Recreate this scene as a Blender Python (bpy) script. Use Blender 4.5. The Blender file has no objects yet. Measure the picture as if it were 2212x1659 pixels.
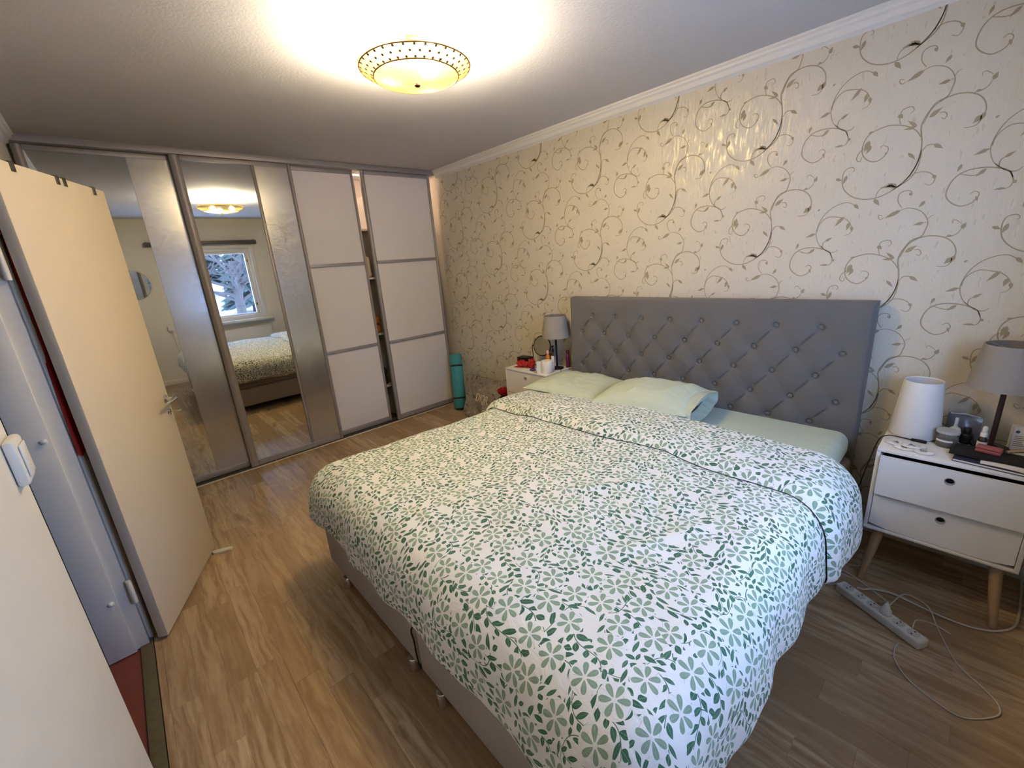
import bpy, bmesh, math, random
from mathutils import Vector, Matrix, noise
random.seed(7)
PI = math.pi
SC = bpy.context.scene
COL = SC.collection

# ------------------------------------------------------------------ camera, sky, exposure
cam_data = bpy.data.cameras.new('camera'); cam = bpy.data.objects.new('camera', cam_data); COL.objects.link(cam)
RT = (0.67774, 0.73176, -0.07211); UP = (-0.15955, 0.24209, 0.95705); FW = (-0.71778, 0.63713, -0.28083)
CAM = (3.92445, -2.6622, 1.53)
cam.matrix_world = Matrix(((RT[0], UP[0], -FW[0], CAM[0]), (RT[1], UP[1], -FW[1], CAM[1]), (RT[2], UP[2], -FW[2], CAM[2]), (0, 0, 0, 1)))
cam_data.sensor_width = 36.0; cam_data.lens = 36.0 * 917.68 / 2212.0; cam_data.clip_start = 0.02
SC.camera = cam

world = bpy.data.worlds.new('overcast_dusk_sky'); SC.world = world; world.use_nodes = True
bg = world.node_tree.nodes['Background']
bg.inputs['Color'].default_value = (0.38, 0.57, 1.0, 1); bg.inputs['Strength'].default_value = 6.4
vs = SC.view_settings
vs.view_transform = 'Standard'; vs.look = 'None'; vs.gamma = 1.0; vs.use_curve_mapping = False
vs.exposure = 1.4
cy = SC.cycles
cy.max_bounces = 6; cy.diffuse_bounces = 3; cy.glossy_bounces = 4; cy.transmission_bounces = 6; cy.transparent_max_bounces = 8
cy.caustics_reflective = False; cy.caustics_refractive = False; cy.adaptive_threshold = 0.08; cy.use_denoising = True
LAMP_W = 12.5           # each of the three bulbs in the ceiling lamp
LAMP_COL = (1.0, 0.85, 0.66)

# window opening in the wall behind the camera (x = WX), daylight portal sits in it
WX = 4.33
WIN = (-1.88, -0.85, 0.87, 1.99)      # y0, y1, z0, z1
pl = bpy.data.lights.new('window_portal', 'AREA'); pl.shape = 'RECTANGLE'; pl.size = WIN[1]-WIN[0]; pl.size_y = WIN[3]-WIN[2]
pl.cycles.is_portal = True
po = bpy.data.objects.new('window_portal', pl); COL.objects.link(po)
po.location = (WX+0.13, (WIN[0]+WIN[1])/2, (WIN[2]+WIN[3])/2); po.rotation_euler = (0, PI/2, 0)

# ------------------------------------------------------------------ helpers
def lin(c):
    return tuple(((v/255)/12.92 if v/255 <= 0.04045 else ((v/255+0.055)/1.055)**2.4) for v in c) + (1.0,)

class N:
    """small node-building helper"""
    def __init__(s, mat):
        s.t = mat.node_tree; s.n = s.t.nodes; s.l = s.t.links
    def new(s, typ, **kw):
        nd = s.n.new(typ)
        for k, v in kw.items(): setattr(nd, k, v)
        return nd
    def put(s, sock, v):
        if hasattr(v, 'is_output'): s.l.new(v, sock)
        else:
            sock.default_value = v
    def m(s, op, a, b=None, c=None):
        nd = s.new('ShaderNodeMath', operation=op)
        for i, v in enumerate((a, b, c)):
            if v is not None: s.put(nd.inputs[i], v)
        return nd.outputs[0]
    def vm(s, op, a, b=None, scale=None):
        nd = s.new('ShaderNodeVectorMath', operation=op); s.put(nd.inputs[0], a)
        if b is not None: s.put(nd.inputs[1], b)
        if scale is not None: s.put(nd.inputs['Scale'], scale)
        return nd.outputs['Value'] if op in ('LENGTH', 'DOT_PRODUCT') else nd.outputs[0]
    def sep(s, v):
        nd = s.new('ShaderNodeSeparateXYZ'); s.put(nd.inputs[0], v); return nd.outputs
    def comb(s, x, y, z=0.0):
        nd = s.new('ShaderNodeCombineXYZ')
        for i, v in enumerate((x, y, z)): s.put(nd.inputs[i], v)
        return nd.outputs[0]
    def coord(s, k='Object'):
        return s.new('ShaderNodeTexCoord').outputs[k]
    def mapping(s, v, scale=(1, 1, 1), rot=(0, 0, 0), loc=(0, 0, 0)):
        nd = s.new('ShaderNodeMapping'); s.put(nd.inputs[0], v)
        nd.inputs['Scale'].default_value = scale; nd.inputs['Rotation'].default_value = rot; nd.inputs['Location'].default_value = loc
        return nd.outputs[0]
    def noise(s, v, scale=5.0, detail=2.0, rough=0.5, dist=0.0, out='Fac'):
        nd = s.new('ShaderNodeTexNoise'); s.put(nd.inputs['Vector'], v)
        nd.inputs['Scale'].default_value = scale; nd.inputs['Detail'].default_value = detail
        nd.inputs['Roughness'].default_value = rough; nd.inputs['Distortion'].default_value = dist
        return nd.outputs[out]
    def mix(s, f, a, b):
        nd = s.new('ShaderNodeMix', data_type='RGBA'); s.put(nd.inputs[0], f); s.put(nd.inputs[6], a); s.put(nd.inputs[7], b)
        return nd.outputs[2]
    def ramp(s, f, stops):
        nd = s.new('ShaderNodeValToRGB'); s.put(nd.inputs[0], f); e = nd.color_ramp.elements
        while len(e) < len(stops): e.new(0.5)
        for el, (p, c) in zip(e, stops): el.position = p; el.color = c
        return nd.outputs[0]
    def bump(s, h, strength=0.2, dist=0.01):
        nd = s.new('ShaderNodeBump'); s.put(nd.inputs['Height'], h)
        nd.inputs['Strength'].default_value = strength; nd.inputs['Distance'].default_value = dist
        return nd.outputs[0]

MATS = {}
def mat(name, col=None, rough=0.6, metal=0.0, bumps=None, vary=0.0, spec=0.5, **kw):
    """procedural material: base colour with slight noise variation and optional noise bump (scale, strength, dist)"""
    m = bpy.data.materials.new(name); m.use_nodes = True; MATS[name] = m
    b = m.node_tree.nodes['Principled BSDF']; n = N(m)
    b.inputs['Roughness'].default_value = rough; b.inputs['Metallic'].default_value = metal
    b.inputs['Specular IOR Level'].default_value = spec
    if col is not None:
        c = lin(col)
        b.inputs['Base Color'].default_value = c
        if vary:
            f = n.noise(n.coord(), kw.get('vscale', 12.0), 3.0)
            d = tuple(max(0, v*(1-vary)) for v in c[:3])+(1,); l = tuple(min(1, v*(1+vary)) for v in c[:3])+(1,)
            n.l.new(n.mix(f, d, l), b.inputs['Base Color'])
    if bumps:
        v = n.coord()
        if len(bumps) > 3: v = n.mapping(v, bumps[3])
        n.l.new(n.bump(n.noise(v, bumps[0], 3.0), bumps[1], bumps[2]), b.inputs['Normal'])
    if 'trans' in kw: b.inputs['Transmission Weight'].default_value = kw['trans']; b.inputs['IOR'].default_value = kw.get('ior', 1.45)
    if 'emit' in kw: b.inputs['Emission Color'].default_value = lin(kw['emit'][0]); b.inputs['Emission Strength'].default_value = kw['emit'][1]
    if 'coat' in kw: b.inputs['Coat Weight'].default_value = kw['coat']
    if 'sheen' in kw: b.inputs['Sheen Weight'].default_value = kw['sheen']
    return m

class B:
    """mesh collector"""
    def __init__(s): s.v = []; s.f = []; s.m = []; s.uv = None
    def add(s, vs_, fs, mi=0):
        o = len(s.v); s.v += [tuple(p) for p in vs_]; s.f += [tuple(i+o for i in f) for f in fs]; s.m += [mi]*len(fs); return s
    def box(s, x0, x1, y0, y1, z0, z1, mi=0, rot=None, piv=None):
        vs_ = [Vector((x, y, z)) for z in (z0, z1) for y in (y0, y1) for x in (x0, x1)]
        if rot is not None:
            pv = Vector(piv) if piv else Vector(((x0+x1)/2, (y0+y1)/2, (z0+z1)/2))
            vs_ = [pv+rot@(p-pv) for p in vs_]
        return s.add(vs_, [(0, 2, 3, 1), (4, 5, 7, 6), (0, 1, 5, 4), (2, 6, 7, 3), (0, 4, 6, 2), (1, 3, 7, 5)], mi)
    def lathe(s, prof, c=(0, 0, 0), n=24, mi=0, axis=None, cap=True):
        """prof = [(r, z)] bottom to top round axis through c"""
        M = Matrix.Identity(3)
        if axis is not None: M = Vector((0, 0, 1)).rotation_difference(Vector(axis).normalized()).to_matrix()
        c = Vector(c); vs_ = []; fs = []
        for r, z in prof:
            for k in range(n):
                a = 2*PI*k/n; vs_.append(c+M@Vector((r*math.cos(a), r*math.sin(a), z)))
        for i in range(len(prof)-1):
            for k in range(n):
                k2 = (k+1) % n; fs.append((i*n+k, i*n+k2, (i+1)*n+k2, (i+1)*n+k))
        if cap:
            if prof[0][0] > 1e-5: fs.append(tuple(reversed(range(n))))
            if prof[-1][0] > 1e-5: fs.append(tuple((len(prof)-1)*n+k for k in range(n)))
        return s.add(vs_, fs, mi)
    def tube(s, pts, r, n=8, mi=0, closed=False):
        pts = [Vector(p) for p in pts]; L = len(pts); vs_ = []; fs = []
        rr = r if isinstance(r, (list, tuple)) else [r]*L
        t0 = None; u = None
        for i, p in enumerate(pts):
            a = pts[(i-1) % L] if (closed or i > 0) else p; b = pts[(i+1) % L] if (closed or i < L-1) else p
            t = (b-a).normalized()
            if u is None:
                u = t.orthogonal().normalized()
            else:
                u = (u - t*u.dot(t)).normalized()
            w = t.cross(u)
            for k in range(n):
                an = 2*PI*k/n; vs_.append(p+(u*math.cos(an)+w*math.sin(an))*rr[i])
        for i in range(L if closed else L-1):
            j = (i+1) % L
            for k in range(n):
                k2 = (k+1) % n; fs.append((i*n+k, i*n+k2, j*n+k2, j*n+k))
        if not closed: fs += [tuple(reversed(range(n))), tuple((L-1)*n+k for k in range(n))]
        return s.add(vs_, fs, mi)
    def grid(s, fn, nu, nv, mi=0, uvf=None):
        vs_ = [fn(i/nu, j/nv) for j in range(nv+1) for i in range(nu+1)]
        fs = [(j*(nu+1)+i, j*(nu+1)+i+1, (j+1)*(nu+1)+i+1, (j+1)*(nu+1)+i) for j in range(nv) for i in range(nu)]
        if uvf: s.uv = [uvf(i/nu, j/nv) for j in range(nv+1) for i in range(nu+1)]
        return s.add(vs_, fs, mi)
    def poly(s, pts, depth, mi=0):
        """closed prism: pts list of 3D points of one face, depth vector"""
        n = len(pts); d = Vector(depth); p = [Vector(q) for q in pts]
        fs = [tuple(range(n)), tuple(reversed(range(n, 2*n)))] + [(k, n+k, n+(k+1) % n, (k+1) % n) for k in range(n)]
        return s.add(p+[q+d for q in p], fs, mi)
    def build(s, name, mats, parent=None, smooth=False, bevel=0, seg=2, origin=None, angle=35, recalc=True):
        me = bpy.data.meshes.new(name)
        og = Vector(origin) if origin is not None else Vector((0, 0, 0))
        me.from_pydata([Vector(p)-og for p in s.v], [], s.f)
        for mm in (mats if isinstance(mats, (list, tuple)) else [mats]): me.materials.append(mm)
        if len(set(s.m)) > 1: me.polygons.foreach_set('material_index', s.m)
        if s.uv:
            ul = me.uv_layers.new(name='UVMap')
            for lp in me.loops: ul.data[lp.index].uv = s.uv[lp.vertex_index]
        if recalc or bevel:
            bm = bmesh.new(); bm.from_mesh(me)
            if recalc: bmesh.ops.recalc_face_normals(bm, faces=bm.faces)
            if bevel:
                es = [e for e in bm.edges if len(e.link_faces) == 2 and e.calc_face_angle(0) > 0.5]
                bmesh.ops.bevel(bm, geom=es, offset=bevel, segments=seg, affect='EDGES', profile=0.5, clamp_overlap=True)
            bm.to_mesh(me); bm.free()
        if smooth or (bevel and seg > 1):
            me.polygons.foreach_set('use_smooth', [True]*len(me.polygons))
            if not smooth or angle: me.set_sharp_from_angle(angle=math.radians(angle))
        o = bpy.data.objects.new(name, me); COL.objects.link(o); o.location = og
        if parent is not None:
            o.parent = parent
            o.location = og - ploc(parent)
        return o

def ploc(p):
    v = Vector((0, 0, 0))
    while p is not None: v += p.location; p = p.parent
    return v
def thing(name, label, cat, loc=(0, 0, 0), group=None):
    o = bpy.data.objects.new(name, None); COL.objects.link(o); o.location = loc; o.empty_display_size = 0.05
    return tag(o, label, cat, group)
def tag(o, label, cat, group=None):
    o['label'] = label; o['category'] = cat
    if group: o['group'] = group
    return o
def struct(o, label=None):
    o['kind'] = 'structure'
    if label: o['label'] = label
    return o
def smoothpts(pts, k=6, closed=False):
    """Catmull-Rom through pts"""
    P = [Vector(p) for p in pts]; n = len(P); out = []
    for i in range(n if closed else n-1):
        p0 = P[(i-1) % n] if (closed or i > 0) else P[0]*2-P[1]; p1 = P[i]; p2 = P[(i+1) % n]
        p3 = P[(i+2) % n] if (closed or i < n-2) else P[-1]*2-P[-2]
        for j in range(k):
            t = j/k
            out.append(0.5*((2*p1)+(p2-p0)*t+(2*p0-5*p1+4*p2-p3)*t*t+(3*p1-p0-3*p2+p3)*t**3))
    if not closed: out.append(P[-1])
    return out
def text_obj(name, s, size, m, parent, mw, ext=0.0004):
    cu = bpy.data.curves.new(name, 'FONT'); cu.body = s; cu.size = size; cu.extrude = ext; cu.align_x = 'CENTER'; cu.align_y = 'CENTER'
    t = bpy.data.objects.new('tmp_text', cu); COL.objects.link(t)
    dg = bpy.context.evaluated_depsgraph_get(); me = bpy.data.meshes.new_from_object(t.evaluated_get(dg))
    bpy.data.objects.remove(t); bpy.data.curves.remove(cu)
    me.name = name; me.materials.clear(); me.materials.append(m)
    o = bpy.data.objects.new(name, me); COL.objects.link(o); o.parent = parent
    o.matrix_parent_inverse = Matrix.Identity(4)
    o.matrix_basis = Matrix.Translation(-ploc(parent)) @ mw
    return o

# ------------------------------------------------------------------ materials
def make_wallpaper():
    m = mat('wallpaper_cream', (214, 206, 190), 0.42); n = N(m); b = m.node_tree.nodes['Principled BSDF']
    v = n.coord()
    f = n.noise(n.mapping(v, (60, 60, 14)), 1.0, 3.0, 0.6)
    g = n.noise(n.mapping(v, (160, 160, 60)), 1.0, 2.0)
    n.l.new(n.mix(f, lin((208, 200, 184)), lin((222, 214, 198))), b.inputs['Base Color'])
    n.l.new(n.ramp(f, [(0.45, (0.52,)*3+(1,)), (0.64, (0.27,)*3+(1,))]), b.inputs['Roughness'])
    h = n.m('ADD', f, n.m('MULTIPLY', g, 0.5))
    n.l.new(n.bump(h, 0.5, 0.004), b.inputs['Normal'])
    b.inputs['Specular IOR Level'].default_value = 0.55
    n.l.new(n.m('MULTIPLY', n.m('GREATER_THAN', f, 0.55), 0.10), b.inputs['Metallic'])
    return m
make_wallpaper()
mat('wallpaper_print', (164, 150, 124), 0.6, bumps=(90, 0.2, 0.002))
def make_ceiling():
    m = mat('ceiling_plaster', (204, 202, 202), 0.85); n = N(m); b = m.node_tree.nodes['Principled BSDF']
    v = n.coord(); h = n.noise(v, 70.0, 4.0, 0.6)
    n.l.new(n.bump(h, 0.35, 0.0025), b.inputs['Normal'])
make_ceiling()
mat('painted_wall', (226, 222, 212), 0.7, bumps=(120, 0.15, 0.002), vary=0.02)
mat('trim_white', (228, 226, 224), 0.45, bumps=(30, 0.05, 0.002))
mat('door_paint', (226, 213, 192), 0.5, bumps=(60, 0.06, 0.002))
mat('frame_paint', (226, 223, 217), 0.45, bumps=(40, 0.08, 0.002))
mat('hall_wall_paint', (142, 154, 152), 0.7, bumps=(80, 0.1, 0.002))
mat('hall_floor_red', (120, 62, 50), 0.5, vary=0.2)
mat('threshold_olive', (96, 88, 66), 0.9, vary=0.25, vscale=40)
mat('dark_mat', (44, 46, 48), 0.9, vary=0.3)
mat('aluminium', (158, 154, 156), 0.48, 0.35, bumps=(200, 0.03, 0.001, (1, 1, 0.02)))
mat('aluminium_dark', (90, 88, 86), 0.45, 0.6)  # darker grey metal for door hooks, blind cassette and track groove
mat('mirror_glass', (225, 228, 226), 0.015, 1.0)
def make_etched():
    m = mat('etched_mirror', (205, 205, 206), 0.25, 1.0); n = N(m); b = m.node_tree.nodes['Principled BSDF']
    v = n.coord(); w = n.noise(v, 7.0, 2.0, out='Color')
    vv = n.vm('ADD', n.mapping(v, (14, 14, 22)), n.vm('SCALE', w, scale=6.0))
    f = n.noise(vv, 1.0, 4.0, 0.65, 1.5)
    n.l.new(n.ramp(f, [(0.40, (0.20,)*3+(1,)), (0.62, (0.27,)*3+(1,))]), b.inputs['Roughness'])
    n.l.new(n.bump(f, 0.02, 0.001), b.inputs['Normal'])
    b.inputs['Metallic'].default_value = 0.85
make_etched()
def make_frost():
    m = mat('frosted_white_panel', (244, 242, 244), 0.34, bumps=(150, 0.03, 0.001)); n = N(m); b = m.node_tree.nodes['Principled BSDF']
    out = m.node_tree.nodes['Material Output']
    tr = n.new('ShaderNodeBsdfTranslucent'); tr.inputs[0].default_value = lin((230, 214, 206))
    mx = n.new('ShaderNodeMixShader'); mx.inputs[0].default_value = 0.15
    n.l.new(b.outputs[0], mx.inputs[1]); n.l.new(tr.outputs[0], mx.inputs[2]); n.l.new(mx.outputs[0], out.inputs[0])
make_frost()
mat('wardrobe_white', (225, 222, 218), 0.6, vary=0.02)
def make_plank():
    m = mat('laminate_oak', (150, 118, 84), 0.38); n = N(m); b = m.node_tree.nodes['Principled BSDF']
    oi = n.new('ShaderNodeObjectInfo'); rnd = oi.outputs['Random']
    v = n.vm('ADD', n.coord(), n.comb(n.m('MULTIPLY', rnd, 37.0), n.m('MULTIPLY', rnd, 91.0), 0.0))
    warp = n.noise(n.mapping(v, (2.2, 9, 1)), 1.0, 3.0, out='Color')
    vv = n.vm('ADD', n.mapping(v, (2.5, 42, 1)), n.vm('SCALE', warp, scale=3.6))
    g = n.noise(vv, 1.0, 5.0, 0.6)
    fine = n.noise(n.mapping(v, (14, 320, 1)), 1.0, 2.0)
    tone = n.ramp(rnd, [(0.0, lin((164, 136, 104))), (0.35, lin((184, 158, 126))), (0.7, lin((200, 176, 144))), (1.0, lin((218, 196, 164)))])
    dark = n.mix(n.ramp(g, [(0.36, (1, 1, 1, 1)), (0.58, (0, 0, 0, 1))]), tone, lin((156, 127, 96)))
    c2 = n.mix(n.ramp(g, [(0.62, (0, 0, 0, 1)), (0.74, (0.55, 0.55, 0.55, 1))]), dark, lin((216, 196, 168)))
    c3 = n.mix(n.m('MULTIPLY', fine, 0.25), c2, lin((134, 106, 78)))
    vo = n.new('ShaderNodeTexVoronoi'); vo.feature = 'F1'; n.put(vo.inputs['Vector'], n.mapping(v, (3.2, 7.5, 1))); vo.inputs['Scale'].default_value = 1.0
    kn = n.ramp(vo.outputs['Distance'], [(0.05, (1, 1, 1, 1)), (0.16, (0, 0, 0, 1))])
    vr = n.sep(vo.outputs['Color'])[0]
    kn2 = n.m('MULTIPLY', n.m('MULTIPLY', kn, n.m('GREATER_THAN', vr, 0.62)), 0.75)
    n.l.new(n.mix(kn2, c3, lin((78, 52, 36))), b.inputs['Base Color'])
    n.l.new(n.bump(n.m('ADD', fine, g), 0.12, 0.002), b.inputs['Normal'])
    n.l.new(n.m('ADD', n.m('MULTIPLY', g, 0.2), 0.30), b.inputs['Roughness'])
make_plank()
mat('floor_underlay', (84, 62, 44), 0.8, vary=0.1)

def make_duvet():
    m = mat('duvet_print', (234, 236, 234), 0.85, sheen=0.2); n = N(m); b = m.node_tree.nodes['Principled BSDF']
    uv = n.coord('UV')
    # six-petal flowers, one per Voronoi cell
    vo = n.new('ShaderNodeTexVoronoi', voronoi_dimensions='2D'); vo.feature = 'F1'; n.put(vo.inputs['Vector'], uv)
    vo.inputs['Scale'].default_value = 1/0.090; vo.inputs['Randomness'].default_value = 0.6
    rc = n.sep(vo.outputs['Color'])
    d = n.sep(n.vm('SUBTRACT', uv, vo.outputs['Position']))
    r = n.m('SQRT', n.m('ADD', n.m('MULTIPLY', d[0], d[0]), n.m('MULTIPLY', d[1], d[1])))
    ang = n.m('ADD', n.m('ARCTAN2', d[1], d[0]), n.m('MULTIPLY', rc[0], 6.283))
    a = n.m('WRAP', ang, PI/6, -PI/6)
    RR = n.m('ADD', n.m('MULTIPLY', rc[1], 0.007), 0.0295)
    t = n.m('DIVIDE', n.m('MULTIPLY', r, n.m('COSINE', a)), RR)
    py = n.m('DIVIDE', n.m('ABSOLUTE', n.m('MULTIPLY', r, n.m('SINE', a))), RR)
    q = n.m('DIVIDE', n.m('SUBTRACT', t, 0.58), 0.42)
    w = n.m('MULTIPLY', n.m('SQRT', n.m('MAXIMUM', n.m('SUBTRACT', 1.0, n.m('MULTIPLY', q, q)), 0.0)), n.m('ADD', n.m('MULTIPLY', t, 0.20), 0.07))
    petal = n.m('MULTIPLY', n.m('LESS_THAN', py, w), n.m('GREATER_THAN', t, 0.13))
    vein = n.m('LESS_THAN', py, 0.012)
    outside = n.m('GREATER_THAN', r, n.m('MULTIPLY', RR, 1.10))
    # leafy vines
    warp = n.vm('SCALE', n.vm('SUBTRACT', n.noise(uv, 3.0, 0.0, out='Color'), (0.5, 0.5, 0.5)), scale=0.14)
    base = n.vm('ADD', uv, warp)
    stems = None; leaves = None; veins = None; first = None
    for th, D, ph0, P in ((0.45, 0.061, 0.0, 0.027), (-0.95, 0.086, 3.7, 0.030)):
        bx = n.sep(n.mapping(base, rot=(0, 0, th)))
        row = n.m('FLOOR', n.m('DIVIDE', bx[1], D))
        yl = n.m('SUBTRACT', bx[1], n.m('MULTIPLY', n.m('ADD', row, 0.5), D))
        wn = n.new('ShaderNodeTexWhiteNoise', noise_dimensions='1D'); n.put(wn.inputs['W'], n.m('ADD', row, ph0))
        ph = n.m('MULTIPLY', wn.outputs['Value'], 6.283)
        yc = n.m('MULTIPLY', n.m('SINE', n.m('ADD', n.m('MULTIPLY', bx[0], 6.283/0.16), ph)), D*0.24)
        qy = n.m('SUBTRACT', yl, yc); aq = n.m('ABSOLUTE', qy); sg = n.m('SIGN', qy)
        brk = n.m('GREATER_THAN', n.noise(n.vm('ADD', base, (ph0, 0, 0)), 7.0, 0.0), 0.44)
        st = n.m('MULTIPLY', n.m('LESS_THAN', aq, 0.0010), brk)
        xs = n.m('ADD', bx[0], n.m('ADD', n.m('MULTIPLY', sg, P*0.25), n.m('MULTIPLY', ph, 0.01)))
        idx = n.m('ADD', n.m('ADD', n.m('FLOOR', n.m('DIVIDE', xs, P)), n.m('MULTIPLY', row, 17.3)), n.m('MULTIPLY', sg, 5.7))
        w2 = n.new('ShaderNodeTexWhiteNoise', noise_dimensions='1D'); n.put(w2.inputs['W'], idx)
        sz = n.m('ADD', n.m('MULTIPLY', w2.outputs['Value'], 0.5), 0.65)
        xm = n.m('SUBTRACT', n.m('SUBTRACT', xs, n.m('MULTIPLY', n.m('FLOOR', n.m('DIVIDE', xs, P)), P)), P/2)
        an = n.m('ADD', n.m('MULTIPLY', n.sep(w2.outputs['Color'])[1], 0.9), 0.25)
        ca = n.m('COSINE', an); sa = n.m('SINE', an)
        yy = n.m('SUBTRACT', aq, n.m('MULTIPLY', sz, 0.0112))
        lx = n.m('ADD', n.m('MULTIPLY', xm, ca), n.m('MULTIPLY', yy, sa))
        ly = n.m('ABSOLUTE', n.m('SUBTRACT', n.m('MULTIPLY', yy, ca), n.m('MULTIPLY', xm, sa)))
        u = n.m('DIVIDE', lx, n.m('MULTIPLY', sz, 0.0145))
        hw = n.m('MULTIPLY', n.m('MULTIPLY', sz, 0.0068), n.m('SUBTRACT', 1.0, n.m('MULTIPLY', u, u)))
        lf = n.m('LESS_THAN', ly, hw)
        if first is None: first = aq
        else: lf = n.m('MULTIPLY', lf, n.m('GREATER_THAN', first, 0.021))
        vn = n.m('MULTIPLY', lf, n.m('LESS_THAN', ly, 0.0005))
        stems = st if stems is None else n.m('MAXIMUM', stems, st)
        leaves = lf if leaves is None else n.m('MAXIMUM', leaves, lf)
        veins = vn if veins is None else n.m('MAXIMUM', veins, vn)
    stems = n.m('MULTIPLY', stems, outside); leaves = n.m('MULTIPLY', leaves, outside)
    c = n.mix(stems, lin((236, 237, 236)), lin((72, 112, 94)))
    c = n.mix(leaves, c, n.mix(rc[2], lin((46, 98, 74)), lin((62, 114, 88))))
    c = n.mix(n.m('MULTIPLY', veins, 0.5), c, lin((150, 180, 160)))
    c = n.mix(petal, c, n.mix(n.noise(uv, 60.0, 2.0), lin((126, 154, 132)), lin((146, 172, 150))))
    c = n.mix(n.m('MULTIPLY', n.m('MULTIPLY', petal, vein), 0.4), c, lin((200, 214, 200)))
    n.l.new(c, b.inputs['Base Color'])
    h = n.m('ADD', n.noise(n.mapping(uv, (9, 16, 1), (0, 0, 0.5)), 1.0, 4.0, 0.55, 0.8), n.m('MULTIPLY', n.noise(uv, 26.0, 2.0), 0.35))
    n.l.new(n.bump(h, 0.45, 0.012), b.inputs['Normal'])
make_duvet()
mat('sheet_mint', (192, 204, 186), 0.85, bumps=(9, 0.35, 0.015, (1, 2.2, 1)), sheen=0.15)
mat('pillow_mint', (194, 206, 188), 0.85, bumps=(10, 0.55, 0.02, (1.0, 2.6, 1.6)), sheen=0.15)
def make_greyfab(name, col):
    m = mat(name, col, 0.92, sheen=0.15); n = N(m); b = m.node_tree.nodes['Principled BSDF']
    v = n.coord(); f = n.noise(n.mapping(v, (240, 240, 420)), 1.0, 2.0); g = n.noise(n.mapping(v, (420, 420, 160)), 1.0, 2.0)
    h = n.m('ADD', f, g); c = lin(col)
    n.l.new(n.mix(n.m('MULTIPLY', h, 0.5), tuple(x*0.72 for x in c[:3])+(1,), tuple(x*1.28 for x in c[:3])+(1,)), b.inputs['Base Color'])
    n.l.new(n.bump(h, 0.3, 0.002), b.inputs['Normal'])
make_greyfab('headboard_fabric', (106, 104, 104))
make_greyfab('base_fabric', (172, 166, 162))
mat('mattress_fabric', (138, 128, 124), 0.9, bumps=(200, 0.2, 0.001))
mat('black_seam', (26, 25, 25), 0.8, bumps=(50, 0.1, 0.001))
mat('chrome', (220, 220, 220), 0.12, 1.0, bumps=(20, 0.02, 0.001))
mat('white_lacquer', (232, 231, 230), 0.35, bumps=(40, 0.03, 0.001))
mat('dark_gap', (18, 18, 22), 0.9, vary=0.2)
mat('beech_leg', (168, 140, 110), 0.5, vary=0.15, vscale=30)
mat('grey_shade', (150, 144, 140), 0.9, bumps=(300, 0.2, 0.001), vary=0.05)
mat('white_shade', (226, 224, 224), 0.7, bumps=(60, 0.05, 0.001))
mat('black_metal', (22, 21, 21), 0.4, 0.3, bumps=(80, 0.05, 0.001))
mat('dark_brown_pole', (44, 26, 24), 0.4, vary=0.1)
mat('white_plastic', (226, 226, 222), 0.4, bumps=(60, 0.03, 0.001))
mat('cable_white', (206, 202, 196), 0.5, vary=0.05)
mat('cable_black', (16, 16, 18), 0.5, vary=0.1)
mat('teal_foam', (64, 150, 160), 0.8, bumps=(90, 0.25, 0.002), vary=0.06)
mat('red_cloth', (170, 28, 28), 0.75, bumps=(60, 0.3, 0.003), vary=0.15)
mat('red_petal', (190, 34, 44), 0.6, vary=0.25, vscale=50)
mat('dark_foliage', (34, 38, 24), 0.7, vary=0.3)
mat('cream_print', (226, 214, 196), 0.6, vary=0.03)
mat('window_glass', (255, 255, 255), 0.0, trans=1.0, ior=1.0)
mat('brass', (150, 118, 62), 0.3, 0.9, bumps=(40, 0.03, 0.001))
mat('dark_cloth', (24, 24, 28), 0.9, bumps=(40, 0.4, 0.004))
mat('snow', (236, 240, 248), 0.8, bumps=(2, 0.4, 0.05))
mat('bark', (70, 62, 58), 0.9, bumps=(30, 0.6, 0.01), vary=0.3)
mat('needles', (58, 70, 66), 0.9, vary=0.4, vscale=3)
def make_pane():
    m = MATS['window_glass']; n = N(m); out = m.node_tree.nodes['Material Output']
    tr = n.new('ShaderNodeBsdfTransparent'); gl = n.new('ShaderNodeBsdfGlossy'); gl.inputs['Roughness'].default_value = 0.02
    mx = n.new('ShaderNodeMixShader'); mx.inputs[0].default_value = 0.05
    n.l.new(tr.outputs[0], mx.inputs[1]); n.l.new(gl.outputs[0], mx.inputs[2]); n.l.new(mx.outputs[0], out.inputs[0])
make_pane()

# ------------------------------------------------------------------ room shell
CH = 2.43; WY = -2.905; WT = 0.13           # ceiling height, door-wall plane, wall thickness
BACKX = -0.66
DX0, DX1, DH = 1.60, 2.53, 2.02             # door opening in the left wall

fl = struct(B().box(BACKX, WX+0.15, WY-1.45, 0.15, -0.12, -0.009).build('floor', MATS['floor_underlay']))
# three-strip laminate: every strip is a plank of its own
PW = 0.0925
rows = int(abs(WY)/PW)+1
for r in range(rows):
    y1 = -0.012 - r*PW; y0 = max(y1-PW+0.0004, WY+0.002)
    if y1-y0 < 0.02: continue
    x = 0.012 - random.random()*0.5
    if r == 27: x = 0.012 - 0.35
    while x < WX-0.012:
        L = random.choice((0.42, 0.55, 0.62, 0.7, 0.78, 0.9))
        x0 = max(x, 0.012); x1 = min(x+L-0.0004, WX-0.012)
        if x1-x0 > 0.08:
            B().box(x0, x1, y0, y1, -0.009, -0.0006*random.random()).build('plank', MATS['laminate_oak'], fl, origin=((x0+x1)/2, (y0+y1)/2, -0.009), bevel=0.0003, seg=1)
        x += L

struct(B().box(BACKX, WX+0.15, WY-1.4, 0.15, CH, CH+0.12).build('ceiling', MATS['ceiling_plaster']))

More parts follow.
